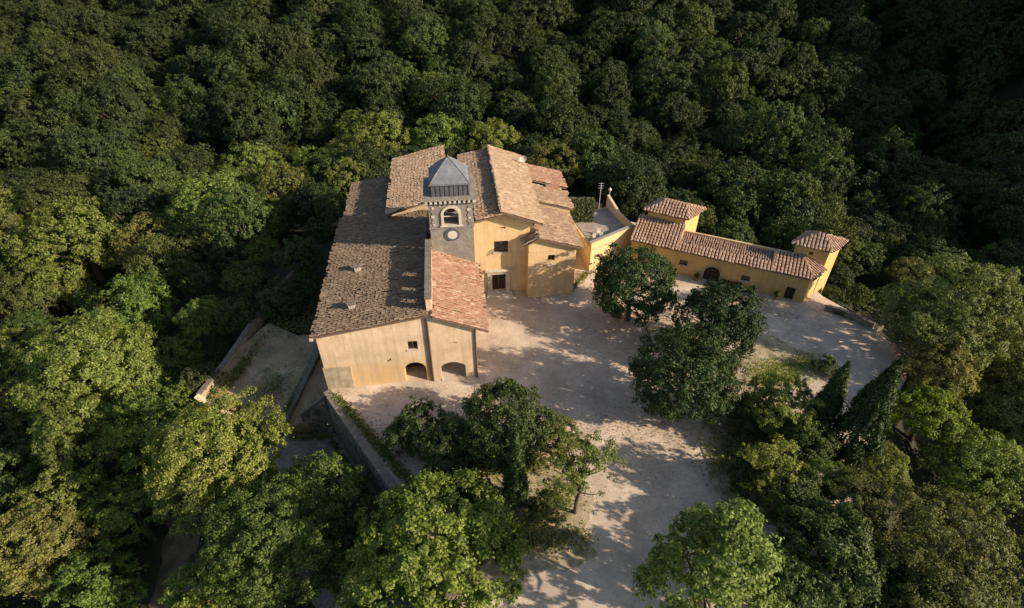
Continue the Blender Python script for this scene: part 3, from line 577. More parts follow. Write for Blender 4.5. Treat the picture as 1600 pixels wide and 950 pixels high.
# ================================================================== vegetation
def leaf_mesh(name, pos, nrm, size, rs, aspect=.62):
    """one small folded leaf spray per position"""
    n = len(pos); nrm = nrm / np.linalg.norm(nrm, axis=1)[:, None]
    t = rs.normal(size=(n, 3)); t -= nrm * np.sum(t * nrm, axis=1)[:, None]; t /= np.linalg.norm(t, axis=1)[:, None]
    b = np.cross(nrm, t); s = size * rs.uniform(.65, 1.35, (n, 1))
    v = np.empty((n, 4, 3)); v[:, 0] = pos - t * s; v[:, 1] = pos + b * s * aspect + nrm * s * .18; v[:, 2] = pos + t * s; v[:, 3] = pos - b * s * aspect + nrm * s * .18
    me = bpy.data.meshes.new(name); me.vertices.add(n * 4); me.vertices.foreach_set('co', v.reshape(-1).astype(np.float32))
    me.loops.add(n * 4); me.loops.foreach_set('vertex_index', np.arange(n * 4, dtype=np.int32))
    me.polygons.add(n); me.polygons.foreach_set('loop_start', np.arange(0, n * 4, 4, dtype=np.int32)); me.polygons.foreach_set('loop_total', np.full(n, 4, np.int32))
    me.update(calc_edges=True); return me
def dirs(rs, n):
    d = rs.normal(size=(n, 3)); return d / np.linalg.norm(d, axis=1)[:, None]
def crown_mesh(name, seed, leaves, size, K, flat=.85, puffs=60, pr=(.2, .34), lump=.18, low=-.55, up=.35, fill=.25, open_=0.0, cone=0.0):
    """crown of radius 5 around (0,0,5K): leaf sprays gathered in puffs on a lumpy shell"""
    rs = np.random.RandomState(seed); R0 = 5.0
    lob = dirs(rs, 7); amp = rs.uniform(-lump, lump * 1.2, 7)
    c = dirs(rs, puffs * 3); c = c[c[:, 2] > low][:puffs]; m = len(c)
    rad = 1 + np.sum(np.exp(-3.0 * (1 - c @ lob.T)) * amp, axis=1)
    rr = np.where(rs.uniform(size=m) < fill, rs.uniform(.25, .62, m), rs.uniform(.66, .86, m)) * rad
    pc = c * rr[:, None]; prad = rs.uniform(pr[0], pr[1], m)
    if cone: pc[:, :2] *= (1 - cone * np.clip((pc[:, 2:3] + .5), 0, 1.4) / 1.5)
    pc[:, 2] *= flat
    w = prad ** 2 * (1 - open_ * rs.uniform(size=m)); w /= w.sum()
    ns = 7; soff = rs.normal(size=(m, ns, 3)); soff *= (rs.uniform(.35, .95, (m, ns, 1)) / np.linalg.norm(soff, axis=2)[:, :, None])   # every puff is a knot of twigs
    srad = rs.uniform(.22, .62, (m, ns)); sfree = rs.uniform(.6, 1.3, (m, 1, 3))
    idx = rs.choice(m, leaves, p=w); k_ = rs.randint(0, ns, leaves); d = dirs(rs, leaves)
    outw = pc[idx] / (np.linalg.norm(pc[idx], axis=1)[:, None] + 1e-6)
    fl = np.sum(d * outw, axis=1) < -.35; d[fl] *= -1
    rad_ = rs.uniform(.25, 1.0, (leaves, 1)) ** .6 * np.where(rs.uniform(size=(leaves, 1)) < .10, 1.7, 1.0)
    cen = pc[idx] + (soff * sfree)[idx, k_] * prad[idx][:, None] * np.array([1, 1, .75])
    pos = (cen + d * np.array([1, 1, .7]) * (prad[idx] * srad[idx, k_])[:, None] * rad_) * R0
    sd_ = pos / R0 - pc[idx]; sd_ /= np.linalg.norm(sd_, axis=1)[:, None] + 1e-6
    nrm = d * .45 + sd_ * .35 + outw * .4 + rs.normal(size=(leaves, 3)) * .6 + np.array([0, 0, up])
    pos[:, 2] += R0 * K
    return leaf_mesh(name, pos, nrm, size, rs), pc * R0 + np.array([0, 0, R0 * K]), prad
def trunk_mesh(name, seed, pc, K, r=.32, limbs=14, lean=.3):
    rs = random.Random(seed); g = G(); top = 5 * K * .75
    p0 = Vector((0, 0, -1.2)); pts = [p0, Vector((rs.uniform(-lean, lean) * .3, rs.uniform(-lean, lean) * .3, top * .35)), Vector((rs.uniform(-lean, lean), rs.uniform(-lean, lean), top * .7)), Vector((rs.uniform(-lean, lean), rs.uniform(-lean, lean), top * 1.15))]
    rd = [r * 1.35, r, r * .8, r * .4]
    for i in range(3): g.tube(pts[i], pts[i + 1], rd[i], rd[i + 1], 8)
    for i in rs.sample(range(len(pc)), min(limbs, len(pc))):
        t = rs.uniform(.45, 1.0); a = pts[2].lerp(pts[3], t - .2) if t > .6 else pts[1].lerp(pts[2], t * 1.4); b = Vector(pc[i]); mid = a.lerp(b, .5) + Vector((0, 0, -.25))
        g.tube(a, mid, r * .38, r * .24, 5); g.tube(mid, b, r * .24, r * .07, 5)
    return fixn(mesh(name, g.v, g.f))
PROTO = {}
def species(key, nvar, name, K, bark='bark', leaf='leaf_oak', tr=.32, limbs=14, **kw):
    L = []
    for i in range(nvar):
        cm, pc, pr_ = crown_mesh(name + '_crown', 1000 + 37 * len(PROTO) + i, K=K, **kw); tm = trunk_mesh(name + '_trunk', 50 + i, pc, K, tr, limbs)
        cm.materials.append(MATS[leaf]); tm.materials.append(MATS[bark]); L.append((tm, cm))
    PROTO[key] = (name, L)
species('holm', 3, 'holm_oak', .95, leaf='leaf_holm', leaves=42000, size=.10, puffs=210, pr=(.13, .25), lump=.14, fill=.15, low=-.8)
species('dense', 1, 'oak_tree', .95, leaf='leaf_oak', leaves=46000, size=.11, puffs=220, pr=(.13, .25), lump=.12, low=-.8, fill=.2)
species('oak', 3, 'oak_tree', 1.0, leaf='leaf_oak', leaves=30000, size=.13, puffs=140, pr=(.13, .26), lump=.2, low=-.7)
species('bright', 3, 'ash_tree', 1.1, leaf='leaf_bright', leaves=28000, size=.11, puffs=170, pr=(.08, .2), lump=.28, flat=.95, up=.5)
species('big', 1, 'ash_tree', 1.0, leaf='leaf_bright', leaves=74000, size=.085, puffs=260, pr=(.08, .18), lump=.14, flat=.9, low=-.7, up=.5)
species('cone', 1, 'ash_tree', 1.25, leaf='leaf_pale', leaves=34000, size=.10, puffs=170, pr=(.09, .2), lump=.28, flat=1.25, up=.5, cone=.75)
species('pale', 4, 'locust_tree', 1.05, leaf='leaf_pale', leaves=30000, size=.10, puffs=190, pr=(.08, .19), lump=.32)
species('olive', 3, 'elm_tree', 1.05, leaf='leaf_olive', leaves=28000, size=.105, puffs=150, pr=(.10, .22), lump=.28)
for key_, nm_, lf_ in (('pale', 'locust_tree', 'leaf_pale'), ('olive', 'elm_tree', 'leaf_olive'), ('oak', 'oak_tree', 'leaf_oak')):
    species(key_ + '_big', 2, nm_, 1.05 if key_ != 'oak' else 1.0, leaf=lf_, leaves=56000, size=.072, puffs=240, pr=(.07, .18), lump=.32, low=-.65)
species('open', 2, 'sparse_tree', 1.4, leaf='leaf_pale', leaves=9000, size=.10, puffs=70, pr=(.08, .18), lump=.3, fill=.5, open_=.7, limbs=44, tr=.2)
species('shrub', 3, 'shrub', .7, leaf='leaf_oak', leaves=10000, size=.17, puffs=70, pr=(.14, .28), lump=.3, flat=.75, tr=.15, limbs=10)
species('mulb', 1, 'mulberry_tree', 1.2, leaf='leaf_lime', leaves=20000, size=.13, puffs=120, pr=(.12, .22), flat=.62, lump=.2, up=.7)
species('forest', 6, 'forest_tree', 1.1, leaf='leaf_forest', leaves=16000, size=.14, puffs=150, pr=(.11, .25), lump=.34, low=-.4)
species('forestl', 4, 'forest_tree', 1.1, leaf='leaf_forest_light', leaves=16000, size=.14, puffs=160, pr=(.09, .24), lump=.36, low=-.4)
def plant(key, var, x, y, z, Rm, rz, sz=1.0, name=None):
    nm, L = PROTO[key]; tm, cm = L[var % len(L)]
    e = empty(name or nm, (x, y, z), rz); e.scale = (Rm / 5, Rm / 5, Rm / 5 * sz)
    for pn, me in (('trunk', tm), ('crown', cm)):
        o = bpy.data.objects.new(pn, me); C.objects.link(o); o.parent = e
    return e
TREES = [  # species, x, y, crown radius, label, group
    ('holm', 14.6, 55.6, 5.4, 'dense dark holm oak in the courtyard closest to the cream annex', None),
    ('holm', 23.3, 48.7, 5.2, "dense dark holm oak in the courtyard closest to the wing's end door", None),
    ('holm', 17.4, 39.9, 5.5, 'largest dense dark holm oak, in the middle of the courtyard', None),
    ('dense', -0.4, 35.2, 4.9, 'big round oak behind the slim cypress in the near bed', None),
    ('shrub', -9.1, 36.6, 2.8, 'dark shrub between the round oak and the retaining wall', None),
    ('open', 5.6, 28.6, 4.4, 'sparse thin tree letting the gravel show, beside the slim cypress', None),
    ('big', -6.3, 23.6, 7.9, 'huge bright green tree rising in front of the slim cypress', None),
    ('cone', 13.7, 19.8, 5.9, 'bright green pointed tree beside the gravel drive', None),
    ('oak', 24.2, 23.0, 4.3, 'dark oak below the brownish open tree, right of the drive', None),
    ('olive', 32.8, 22.6, 6.6, 'very large grey green tree spreading below the broad cypress', None),
    ('mulb', 42.1, 38.7, 3.5, 'lime green flat topped mulberry beside the broad cypress', None),
    ('olive', 49.0, 49.8, 7.6, 'big rounded olive green tree beyond the low reddish wall', None),
    ('pale', 26.2, 38.0, 3.7, 'mid green tree left of the smaller cypress', None),
    ('open', 22.5, 30.5, 3.7, 'thin brownish open tree standing below the smaller cypress', None),
    ('pale', 34.3, 32.3, 2.8, 'light green tree at the foot of the broad cypress', None),
    ('olive', 46.1, 43.6, 4.0, 'olive bush between the rounded olive tree and the lime mulberry', None),
    ('olive', 52.5, 41.3, 4.3, 'olive brown tree on the slope beyond the broad cypress and the mulberry', 'trees on the slope beyond the cypress'),
    ('pale', 44.8, 33.2, 4.9, 'pale feathery tree on the slope beyond the broad cypress and the mulberry', 'trees on the slope beyond the cypress'),
    ('olive', 48.3, 30.9, 4.0, 'olive brown tree on the slope beyond the broad cypress and the mulberry', 'trees on the slope beyond the cypress'),
    ('olive', 62.8, 52.6, 3.9, 'olive brown tree on the slope beyond the broad cypress and the mulberry', 'trees on the slope beyond the cypress'),
    ('shrub', 47.1, 62.7, 2.7, 'green shrub on the bank past the end of the ochre wing', 'shrubs past the end of the wing'),
    ('shrub', 55.1, 66.3, 2.8, 'green shrub on the bank past the end of the ochre wing', 'shrubs past the end of the wing'),
    ('shrub', 43.7, 61.9, 1.6, 'green shrub on the bank past the end of the ochre wing', 'shrubs past the end of the wing'),
    ('olive', 60.4, 70.7, 3.7, 'olive brown tree on the slope beyond the broad cypress and the mulberry', 'trees on the slope beyond the cypress'),
    ('pale', -20.5, 26.1, 6.5, 'pale feathery tree growing on the bank below the lane and garden terrace', 'trees below the lane'),
    ('bright', -18.6, 32.1, 4.5, 'bright green tree growing on the bank below the lane and garden terrace', 'trees below the lane'),
    ('pale', -30.6, 36.0, 7.3, 'pale feathery tree on the slope past the garden terrace', 'sunlit trees past the garden terrace'),
    ('pale', -51.0, 50.7, 9.0, 'pale feathery tree on the slope past the garden terrace', 'sunlit trees past the garden terrace'),
    ('bright', -41.3, 43.5, 5.2, 'bright green tree on the slope past the garden terrace', 'sunlit trees past the garden terrace'),
    ('pale', -50.6, 43.0, 6.0, 'pale feathery tree on the slope past the garden terrace', 'sunlit trees past the garden terrace'),
    ('olive', -47.9, 30.1, 6.0, 'olive brown tree growing on the bank below the lane and garden terrace', 'trees below the lane'),
    ('oak', -58.8, 40.9, 4.6, 'dark green tree on the slope past the garden terrace', 'sunlit trees past the garden terrace'),
    ('pale', -46.5, 52.8, 4.2, 'pale feathery tree on the slope past the garden terrace', 'sunlit trees past the garden terrace'),
    ('pale', -52.1, 87.9, 8.4, 'pale feathery tree on the slope past the garden terrace', 'sunlit trees past the garden terrace'),
    ('pale', -74.1, 83.5, 8.7, 'pale feathery tree on the slope past the garden terrace', 'sunlit trees past the garden terrace'),
    ('olive', -61.7, 82.6, 6.3, 'olive brown tree on the slope past the garden terrace', 'sunlit trees past the garden terrace'),
    ('bright', -43.7, 62.5, 3.6, 'bright green tree on the slope past the garden terrace', 'sunlit trees past the garden terrace'),
    ('bright', -56.4, 67.0, 5.6, 'bright green tree on the slope past the garden terrace', 'sunlit trees past the garden terrace'),
    ('olive', -77.5, 73.9, 5.2, 'olive brown tree on the slope past the garden terrace', 'sunlit trees past the garden terrace'),
    ('bright', -40.4, 77.9, 3.1, 'bright green tree on the slope past the garden terrace', 'sunlit trees past the garden terrace'),
    ('olive', -53.2, 82.1, 5.2, 'olive brown tree on the slope past the garden terrace', 'sunlit trees past the garden terrace'),
    ('pale', -76.0, 77.4, 5.4, 'pale feathery tree on the slope past the garden terrace', 'sunlit trees past the garden terrace'),
    ('oak', -69.9, 101.2, 6.2, 'dark green tree on the slope past the garden terrace', 'sunlit trees past the garden terrace'),
    ('olive', -35.0, 115.3, 5.8, 'olive brown tree just behind the church and chapel roofs', 'trees just behind the church'),
    ('pale', -26.9, 117.7, 7.6, 'pale feathery tree just behind the church and chapel roofs', 'trees just behind the church'),
    ('pale', -15.1, 118.3, 6.6, 'pale feathery tree just behind the church and chapel roofs', 'trees just behind the church'),
    ('pale', -4.1, 116.0, 6.2, 'pale feathery tree just behind the church and chapel roofs', 'trees just behind the church'),
    ('olive', 7.4, 99.4, 6.2, 'olive brown tree just behind the church and chapel roofs', 'trees just behind the church'),
    ('shrub', 14.0, 109.9, 3.5, 'yellowish bush directly behind the rear annex roof', None),
    ('bright', -40.0, 25.7, 4.6, 'bright green tree growing on the bank below the lane and garden terrace', 'trees below the lane'),
    ('bright', -26.5, 24.5, 4.7, 'bright green tree growing on the bank below the lane and garden terrace', 'trees below the lane'),
    ('bright', -12.9, 24.6, 3.4, 'bright green tree growing on the bank below the lane and garden terrace', 'trees below the lane'),
    ('oak', 29.4, 20.7, 3.5, 'dark green tree on the slope beyond the broad cypress and the mulberry', 'trees on the slope beyond the cypress'),
    ('oak', -69.0, 59.4, 4.7, 'dark green tree on the slope past the garden terrace', 'sunlit trees past the garden terrace'),
    ('olive', -42.7, 100.2, 6.2, 'olive brown tree just behind the church and chapel roofs', 'trees just behind the church'),
    ('pale', -53.1, 110.3, 6.6, 'pale feathery tree on the slope past the garden terrace', 'sunlit trees past the garden terrace'),
    ('oak', -32.3, 73.1, 3.5, 'dark green tree on the slope past the garden terrace', 'sunlit trees past the garden terrace'),
    ('oak', -32.4, 63.4, 3.1, 'dark green tree on the slope past the garden terrace', 'sunlit trees past the garden terrace'),
    ('shrub', 35.4, 46.3, 1.4, 'small shrub on the dry grass bed', None),
    ('shrub', -5.9, 32.1, 2.4, 'low dark shrub at the foot of the round oak', None),
    ('oak', 23.6, 38.5, 2.3, 'small dark oak beside the largest courtyard holm oak', None),
    ('oak', 27.6, 34.5, 2.8, 'dark oak at the foot of the smaller cypress', None),
    ('shrub', 21.8, 30.7, 2.4, 'low shrub at the gravel edge below the brownish open tree', None),
    ('oak', 23.6, 28.6, 2.9, 'dark oak between the brownish open tree and the drive', None),
    ('olive', 28.8, 27.5, 3.0, 'olive tree below the broad cypress', None),
    ('pale', 28.0, 30.2, 2.3, 'pale tree between the two cypress feet', None),
    ('dense', -6.0, 34.4, 3.1, 'dark round tree joined to the big round oak on its retaining wall side', None),
    ('shrub', -10.9, 35.6, 2.1, 'low dark shrub on the gravel against the retaining wall', None),
    ('olive', 4.6, 34.8, 2.3, 'olive green tree between the round oak and the sparse thin tree', None),
    ('shrub', 2.8, 28.1, 1.9, 'low shrub under the sparse thin tree', None),
    ('shrub', -3.2, 29.7, 1.8, 'low dark shrub at the foot of the slim cypress', None),
    ('bright', -41.2, 35.1, 4.3, 'bright green tree growing on the bank below the lane and garden terrace', 'trees below the lane'),
    ('pale', -48.6, 34.8, 4.9, 'pale feathery tree growing on the bank below the lane and garden terrace', 'trees below the lane'),
    ('oak', -15.8, 28.2, 3.7, 'dark green tree growing on the bank below the lane and garden terrace', 'trees below the lane'),
    ('bright', -26.0, 33.4, 3.5, 'bright green tree growing on the bank below the lane and garden terrace', 'trees below the lane'),
    ('olive', -67.1, 51.6, 4.7, 'olive brown tree on the slope past the garden terrace', 'sunlit trees past the garden terrace'),
    ('pale', -72.4, 61.0, 5.2, 'pale feathery tree on the slope past the garden terrace', 'sunlit trees past the garden terrace'),
    ('olive', 52.4, 37.3, 3.6, 'olive brown tree on the slope beyond the broad cypress and the mulberry', 'trees on the slope beyond the cypress'),
    ('oak', 37.1, 22.3, 3.7, 'dark green tree on the slope beyond the broad cypress and the mulberry', 'trees on the slope beyond the cypress'),
    ('oak', 19.7, 20.0, 3.3, 'dark green tree growing on the bank below the lane and garden terrace', 'trees below the lane'),
    ('bright', -58.4, 64.5, 4.3, 'bright green tree on the slope past the garden terrace', 'sunlit trees past the garden terrace'),
    ('pale', -45.9, 57.3, 4.0, 'pale feathery tree on the slope past the garden terrace', 'sunlit trees past the garden terrace'),
    ('oak', -40.0, 69.7, 3.5, 'dark green tree on the slope past the garden terrace', 'sunlit trees past the garden terrace'),
    ('shrub', -30.1, 67.5, 2.3, 'dark shrub in the shade beside the long hall', 'shrubs in the shade beside the hall'),
    ('shrub', -32.9, 84.7, 2.9, 'dark shrub in the shade beside the long hall', 'shrubs in the shade beside the hall'),
    ('oak', -44.9, 92.6, 5.0, 'dark green tree on the slope past the garden terrace', 'sunlit trees past the garden terrace'),
    ('bright', -42.2, 113.6, 4.6, 'bright green tree just behind the church and chapel roofs', 'trees just behind the church'),
    ('pale', -34.1, 122.4, 5.7, 'pale feathery tree just behind the church and chapel roofs', 'trees just behind the church'),
    ('olive', 57, 47, 6.5, 'olive brown tree added at the right edge to shade the courtyard', 'trees added at the right edge for their shade'),  # from here on, mostly unseen trees added to cast shade on the courtyard
    ('pale', 60, 37, 7, 'pale feathery tree added at the right edge to shade the courtyard', 'trees added at the right edge for their shade'),
    ('oak', 68, 44, 7, 'dark green tree added at the right edge to shade the courtyard', 'trees added at the right edge for their shade'),
    ('olive', 66, 30, 7, 'olive brown tree added at the right edge to shade the courtyard', 'trees added at the right edge for their shade'),
    ('oak', 62, 14, 6.5, 'dark green tree added at the right edge to shade the courtyard', 'trees added at the right edge for their shade'),
]
rnd = random.Random(5); OCC = []
for i, (key, x, y, Rm, lb, gp) in enumerate(TREES):
    e = plant(key + '_big' if Rm > 5.4 and key in ('pale', 'olive', 'oak') and y < 60 else key, i, x, y, max(terrain(x, y), -.02 if inside((x, y), PLAT) else -99), Rm, rnd.uniform(0, 6.28), .84 if key == 'dense' else rnd.uniform(.95, 1.08))
    tag(e, lb, 'shrub' if key == 'shrub' else 'tree', gp); OCC.append((x, y, Rm))
# ---- cypresses: columns of upright sprays
def cypress(x, y, z, h, r, lb, seed, fat=1.0, leaves=9000, leaf='leaf_cypress'):
    rs = np.random.RandomState(seed); m = 260; t0 = rs.beta(1.15, 1.25, m); a0 = rs.uniform(0, 2 * math.pi, m)      # upright flame-like sprays
    r0 = r * np.minimum(1, t0 * 6 + .4) * (1 - t0 ** 1.3) ** .85 * rs.uniform(.62, 1.08, m); ln = rs.uniform(.07, .17, m) * h; wd_ = rs.uniform(.16, .30, m) * min(r, 2.0)
    k_ = rs.randint(0, m, leaves); q = rs.uniform(0, 1, leaves); dd = dirs(rs, leaves) * (wd_[k_] * (1 - q * .85) * rs.uniform(.3, 1.05, leaves))[:, None]
    rad_ = r0[k_] * (1 - .22 * q)
    pos = np.stack([np.cos(a0[k_]) * rad_, np.sin(a0[k_]) * rad_, .5 + t0[k_] * (h - 1.2) + q * ln[k_]], 1) + dd
    nrm = np.stack([np.cos(a0[k_]), np.sin(a0[k_]), np.full(leaves, .2)], 1) + dd * 2.5 + rs.normal(size=(leaves, 3)) * .5
    e = empty('cypress', (x, y, z)); tag(e, lb, 'tree')
    link('crown', leaf_mesh('cypress_crown', pos, nrm, .14 * fat, rs, .5), leaf, e)
    G().tube((0, 0, -.6), (0, 0, h * .8), .2, .05).build('trunk', 'bark', e); OCC.append((x, y, r))
    return e
cypress(.3, 29.2, 0, 10.2, 1.3, 'slim dark cypress standing before the rounded oak in the near bed', 3, leaves=12000, leaf='leaf_holm')
cypress(30.7, 37.6, 0, 9.6, 1.8, 'smaller dark pointed cypress at the head of the pale trunk stand-in', 4, leaves=13000)
cypress(32.6, 34.8, -1, 13.2, 2.8, 'large broad dark cypress beside the lime green mulberry', 6, fat=1.0, leaves=22000)
# ---- ivy on the dark wall, pot plants
rs = np.random.RandomState(8); n_ = 5200
pos = np.stack([rs.uniform(-2.35, 2.15, n_), np.where(rs.uniform(size=n_) < .7, -.5, .1) + rs.normal(size=n_) * .14, rs.uniform(.1, 7.6, n_)], 1)
link('ivy', leaf_mesh('ivy', pos, np.stack([rs.normal(size=n_) * .5, -np.ones(n_), rs.uniform(0, .8, n_)], 1), .14, rs), 'leaf_holm', IVY)
for i, P_ in enumerate(POTS):
    d = dirs(rs, 260); link('foliage', leaf_mesh('pot_foliage', d * np.array([.42, .42, .45]) * rs.uniform(.5, 1, (260, 1)) + np.array([0, 0, .9]), d + np.array([0, 0, .4]), .09, rs), 'leaf_oak', P_)
# ---- low growth nobody could count: weeds and dry grass on beds and along walls
def weeds(name, lb, areas, leaf, size, h):
    pos = []
    for (x0, y0, x1, y1, wdt, n, z) in areas:
        t = rs.uniform(size=n); c0 = np.floor(rs.uniform(size=n) * 14); off = np.stack([np.sin(c0 * 12.9) , np.cos(c0 * 7.7)], 1) * wdt * .6
        q = np.stack([x0 + (x1 - x0) * t, y0 + (y1 - y0) * t], 1) + off * rs.uniform(.3, 1, (n, 1)) + rs.normal(size=(n, 2)) * wdt * .3
        pos.append(np.concatenate([q, (z + rs.uniform(0, 1, n) ** 1.6 * h)[:, None]], 1))
    pos = np.concatenate(pos); tag(link(name, leaf_mesh(name, pos, rs.normal(size=pos.shape) * .6 + np.array([0, 0, .7]), size, rs), leaf), lb, 'weeds', kind='stuff')
weeds('dry_grass', 'dry yellow grass and weeds on the planting beds', [(27, 45.5, 35, 48, 2.4, 2600, .1), (-1, 26, 5, 31, 2.6, 1800, .1), (21, 36, 28, 38, 3, 2200, .1)], 'leaf_lime', .09, .35)
weeds('leaf_litter', 'fallen brown leaves scattered over the courtyard gravel', [(8, 52, 20, 57, 5, 1500, .01), (12, 36, 26, 50, 6, 2500, .01), (0, 30, 10, 40, 6, 1500, .01), (-18, 41, -9, 33, 3, 1200, .01), (26, 60, 36, 56, 1.5, 900, .01)], 'leaf_litter', .07, .02)
weeds('ground_cover', 'low green ground cover along the courtyard edges', [(-19.3, 42.6, -9.0, 31.0, .7, 2600, 0), (-3, 25.5, 6, 26, 1.5, 1500, .1), (20, 33, 28, 40, 3.5, 5200, .05), (41, 57.6, 44.6, 54.8, .7, 900, 0), (-6.5, 33, 3, 34, 1.6, 2600, .1), (8.0, 62.0, 10.6, 66.0, .6, 500, 0), (-35.5, 49, -33.5, 59, 1.2, 1800, -5.4), (-31, 47, -24, 56, 2.6, 1500, -5.5), (-33, 60, -22, 62, 2.5, 5000, -5.3), (-30, 66, -25, 70, 3, 6000, -5.2), (-28, 74, -26, 82, 2.5, 4000, -5.2), (-20.8, 42.0, -10, 28.2, .5, 1500, -6.9), (-25.5, 42.4, -21, 42.6, .5, 500, -6.9), (-24, 40, -15, 31, 2.2, 500, -6.93), (-25.5, 55, -26.6, 44, .3, 700, -5.0)], 'leaf_olive', .12, .55)
# ---- undergrowth on the wooded bank below lane and terrace
P_ = []
LANE = [(-20.5, 43.6), (-27.5, 43.0), (-29.5, 37.0), (-24.0, 30.0), (-16.0, 22.0), (-9.0, 14.0), (-5.0, 21.5), (-9.2, 28.8)]
ur = random.Random(21)
while len(P_) < 900:
    x = ur.uniform(-72, -8); y = ur.uniform(10, 72)
    if inside((x, y), LANE) or inside((x, y), TERR) or inside((x, y), PLAT) or (y < 42 and abs(x + 39 - 7.5 * (40 - y) / 32) < 2.6) or x > -24 and y > 44: continue
    P_.append((x, y, terrain(x, y), ur.uniform(.5, 1.5)))
cl = np.array(P_); ix = rs.randint(0, len(cl), 60000); d = dirs(rs, 60000); d[:, 2] = np.abs(d[:, 2])
pos = cl[ix, :3] + d * cl[ix, 3:4] * np.array([1.1, 1.1, 1.2]) * rs.uniform(.6, 1.05, (60000, 1))
tag(link('undergrowth', leaf_mesh('undergrowth', pos, d + rs.normal(size=d.shape) * .6 + np.array([0, 0, .4]), .14, rs), 'leaf_oak'), 'low green undergrowth covering the wooded bank below the lane', 'undergrowth', kind='stuff')
# ---- the wood on the hillsides
CLEAR = [(-38.5, 44), (-37, 62), (-31, 84), (-24, 92), (12, 92), (24, 84), (44, 70), (50, 60), (53, 48), (44, 34), (60, 20), (60, -60), (-60, -60), (-52, 22), (-42, 36)]
cand = []; rnd = random.Random(11)
for gy in np.arange(-20, 300, 5.8):
    for gx in np.arange(-330, 330, 5.8):
        x = gx + rnd.uniform(-2.9, 2.9) + (3.2 if int(gy / 5.8) % 2 else 0); y = gy + rnd.uniform(-2.9, 2.9); a = rnd.random(); b = rnd.random(); c_ = rnd.random()
        if abs(x) > 40 + .98 * (y * .79 + 30) or inside((x, y), CLEAR): continue
        Rm = 2.7 + 3.6 * a ** 1.3
        if min([math.hypot(x - o[0], y - o[1]) - .62 * (o[2] + Rm) for o in OCC]) < 0: continue
        if pdist((x, y), CLEAR) < 2.0: Rm *= .75
        z = terrain(x, y); d_ = math.sqrt(x * x + y * y + (46 - z - 5) ** 2)
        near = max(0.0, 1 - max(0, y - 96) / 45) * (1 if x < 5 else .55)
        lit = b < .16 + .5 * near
        vis = abs(x) < .9 * (y * .788 + (46 - z) * .616) * 1.02 and (y * .788 + (46 - z) * .616) > 0 and (46 - z - 7) / max(1., math.hypot(x * .0, y)) > .155
        cand.append((d_ / Rm if vis else 1e6, x, y, z, Rm, lit, c_))
cand.sort(); NIND = 240
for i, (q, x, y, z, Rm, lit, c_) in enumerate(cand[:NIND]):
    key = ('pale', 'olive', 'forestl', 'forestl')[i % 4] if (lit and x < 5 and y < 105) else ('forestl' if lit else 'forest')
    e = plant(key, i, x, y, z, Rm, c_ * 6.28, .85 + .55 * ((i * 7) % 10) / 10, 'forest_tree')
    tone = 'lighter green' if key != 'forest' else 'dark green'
    where = ('in the shaded valley behind the yellow wing' if x > 12 and y < 118 else 'on the slope above the church roofs' if abs(x + 5) < 32 and y < 150 else
             'in the wood past the garden terrace' if x < -25 and y < 112 else 'high on the hillside wood' if y > 150 else 'of the hillside wood beyond the valley')
    tag(e, tone + ' tree ' + where, 'tree', tone + ' trees ' + where)
rest = cand[NIND:]
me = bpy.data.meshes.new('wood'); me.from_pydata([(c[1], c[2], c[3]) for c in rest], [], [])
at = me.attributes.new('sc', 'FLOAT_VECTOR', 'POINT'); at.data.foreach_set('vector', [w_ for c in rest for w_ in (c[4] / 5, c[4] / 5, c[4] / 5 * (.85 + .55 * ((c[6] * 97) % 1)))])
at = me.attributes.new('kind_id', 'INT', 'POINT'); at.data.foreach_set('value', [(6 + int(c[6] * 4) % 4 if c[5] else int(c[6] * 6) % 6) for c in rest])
at = me.attributes.new('rot', 'FLOAT_VECTOR', 'POINT'); at.data.foreach_set('vector', [w_ for c in rest for w_ in (0, 0, c[6] * 6.28)])
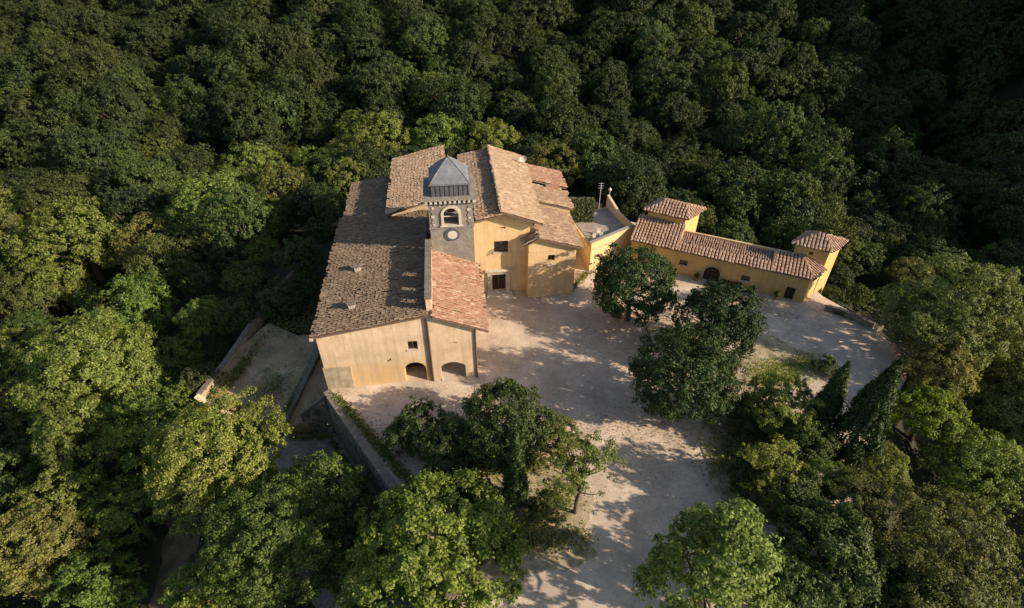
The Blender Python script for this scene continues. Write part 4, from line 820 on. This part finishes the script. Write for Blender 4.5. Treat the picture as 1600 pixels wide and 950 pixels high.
wood = tag(link('hillside_wood', me), 'mass of dark green trees covering the far hillside', 'wood', kind='stuff')
ng = bpy.data.node_groups.new('wood_nodes', 'GeometryNodeTree'); ng.interface.new_socket('Geometry', in_out='INPUT', socket_type='NodeSocketGeometry'); ng.interface.new_socket('Geometry', in_out='OUTPUT', socket_type='NodeSocketGeometry')
gi = ng.nodes.new('NodeGroupInput'); go = ng.nodes.new('NodeGroupOutput'); ip = ng.nodes.new('GeometryNodeInstanceOnPoints'); gj = ng.nodes.new('GeometryNodeGeometryToInstance')
protos = []
for key in ('forest', 'forestl'):
    for tm, cm in PROTO[key][1]: protos.append(cm)
def attr(nm, ty):
    a = ng.nodes.new('GeometryNodeInputNamedAttribute'); a.data_type = ty; a.inputs['Name'].default_value = nm; return [o for o in a.outputs if o.enabled][0]
sep = gi.outputs[0]; join = ng.nodes.new('GeometryNodeJoinGeometry')
HOLD = bpy.data.collections.new('crown_shapes')
kid = attr('kind_id', 'INT'); sc = attr('sc', 'FLOAT_VECTOR'); rot = attr('rot', 'FLOAT_VECTOR')
for i, cm in enumerate(protos):
    po = bpy.data.objects.new('crown_shape', cm); HOLD.objects.link(po)
    oi = ng.nodes.new('GeometryNodeObjectInfo'); oi.inputs['Object'].default_value = po; oi.inputs['As Instance'].default_value = True
    cmp_ = ng.nodes.new('FunctionNodeCompare'); cmp_.data_type = 'INT'; cmp_.operation = 'EQUAL'
    ia = [s for s in cmp_.inputs if s.enabled]; ng.links.new(kid, ia[0]); ia[1].default_value = i
    ip = ng.nodes.new('GeometryNodeInstanceOnPoints'); ng.links.new(sep, ip.inputs['Points']); ng.links.new(cmp_.outputs[0], ip.inputs['Selection']); ng.links.new(oi.outputs['Geometry'], ip.inputs['Instance'])
    ng.links.new(sc, ip.inputs['Scale']); ng.links.new(rot, ip.inputs['Rotation']); ng.links.new(ip.outputs[0], join.inputs[0])
ng.links.new(join.outputs[0], go.inputs[0])
md = wood.modifiers.new('wood', 'NODES'); md.node_group = ng
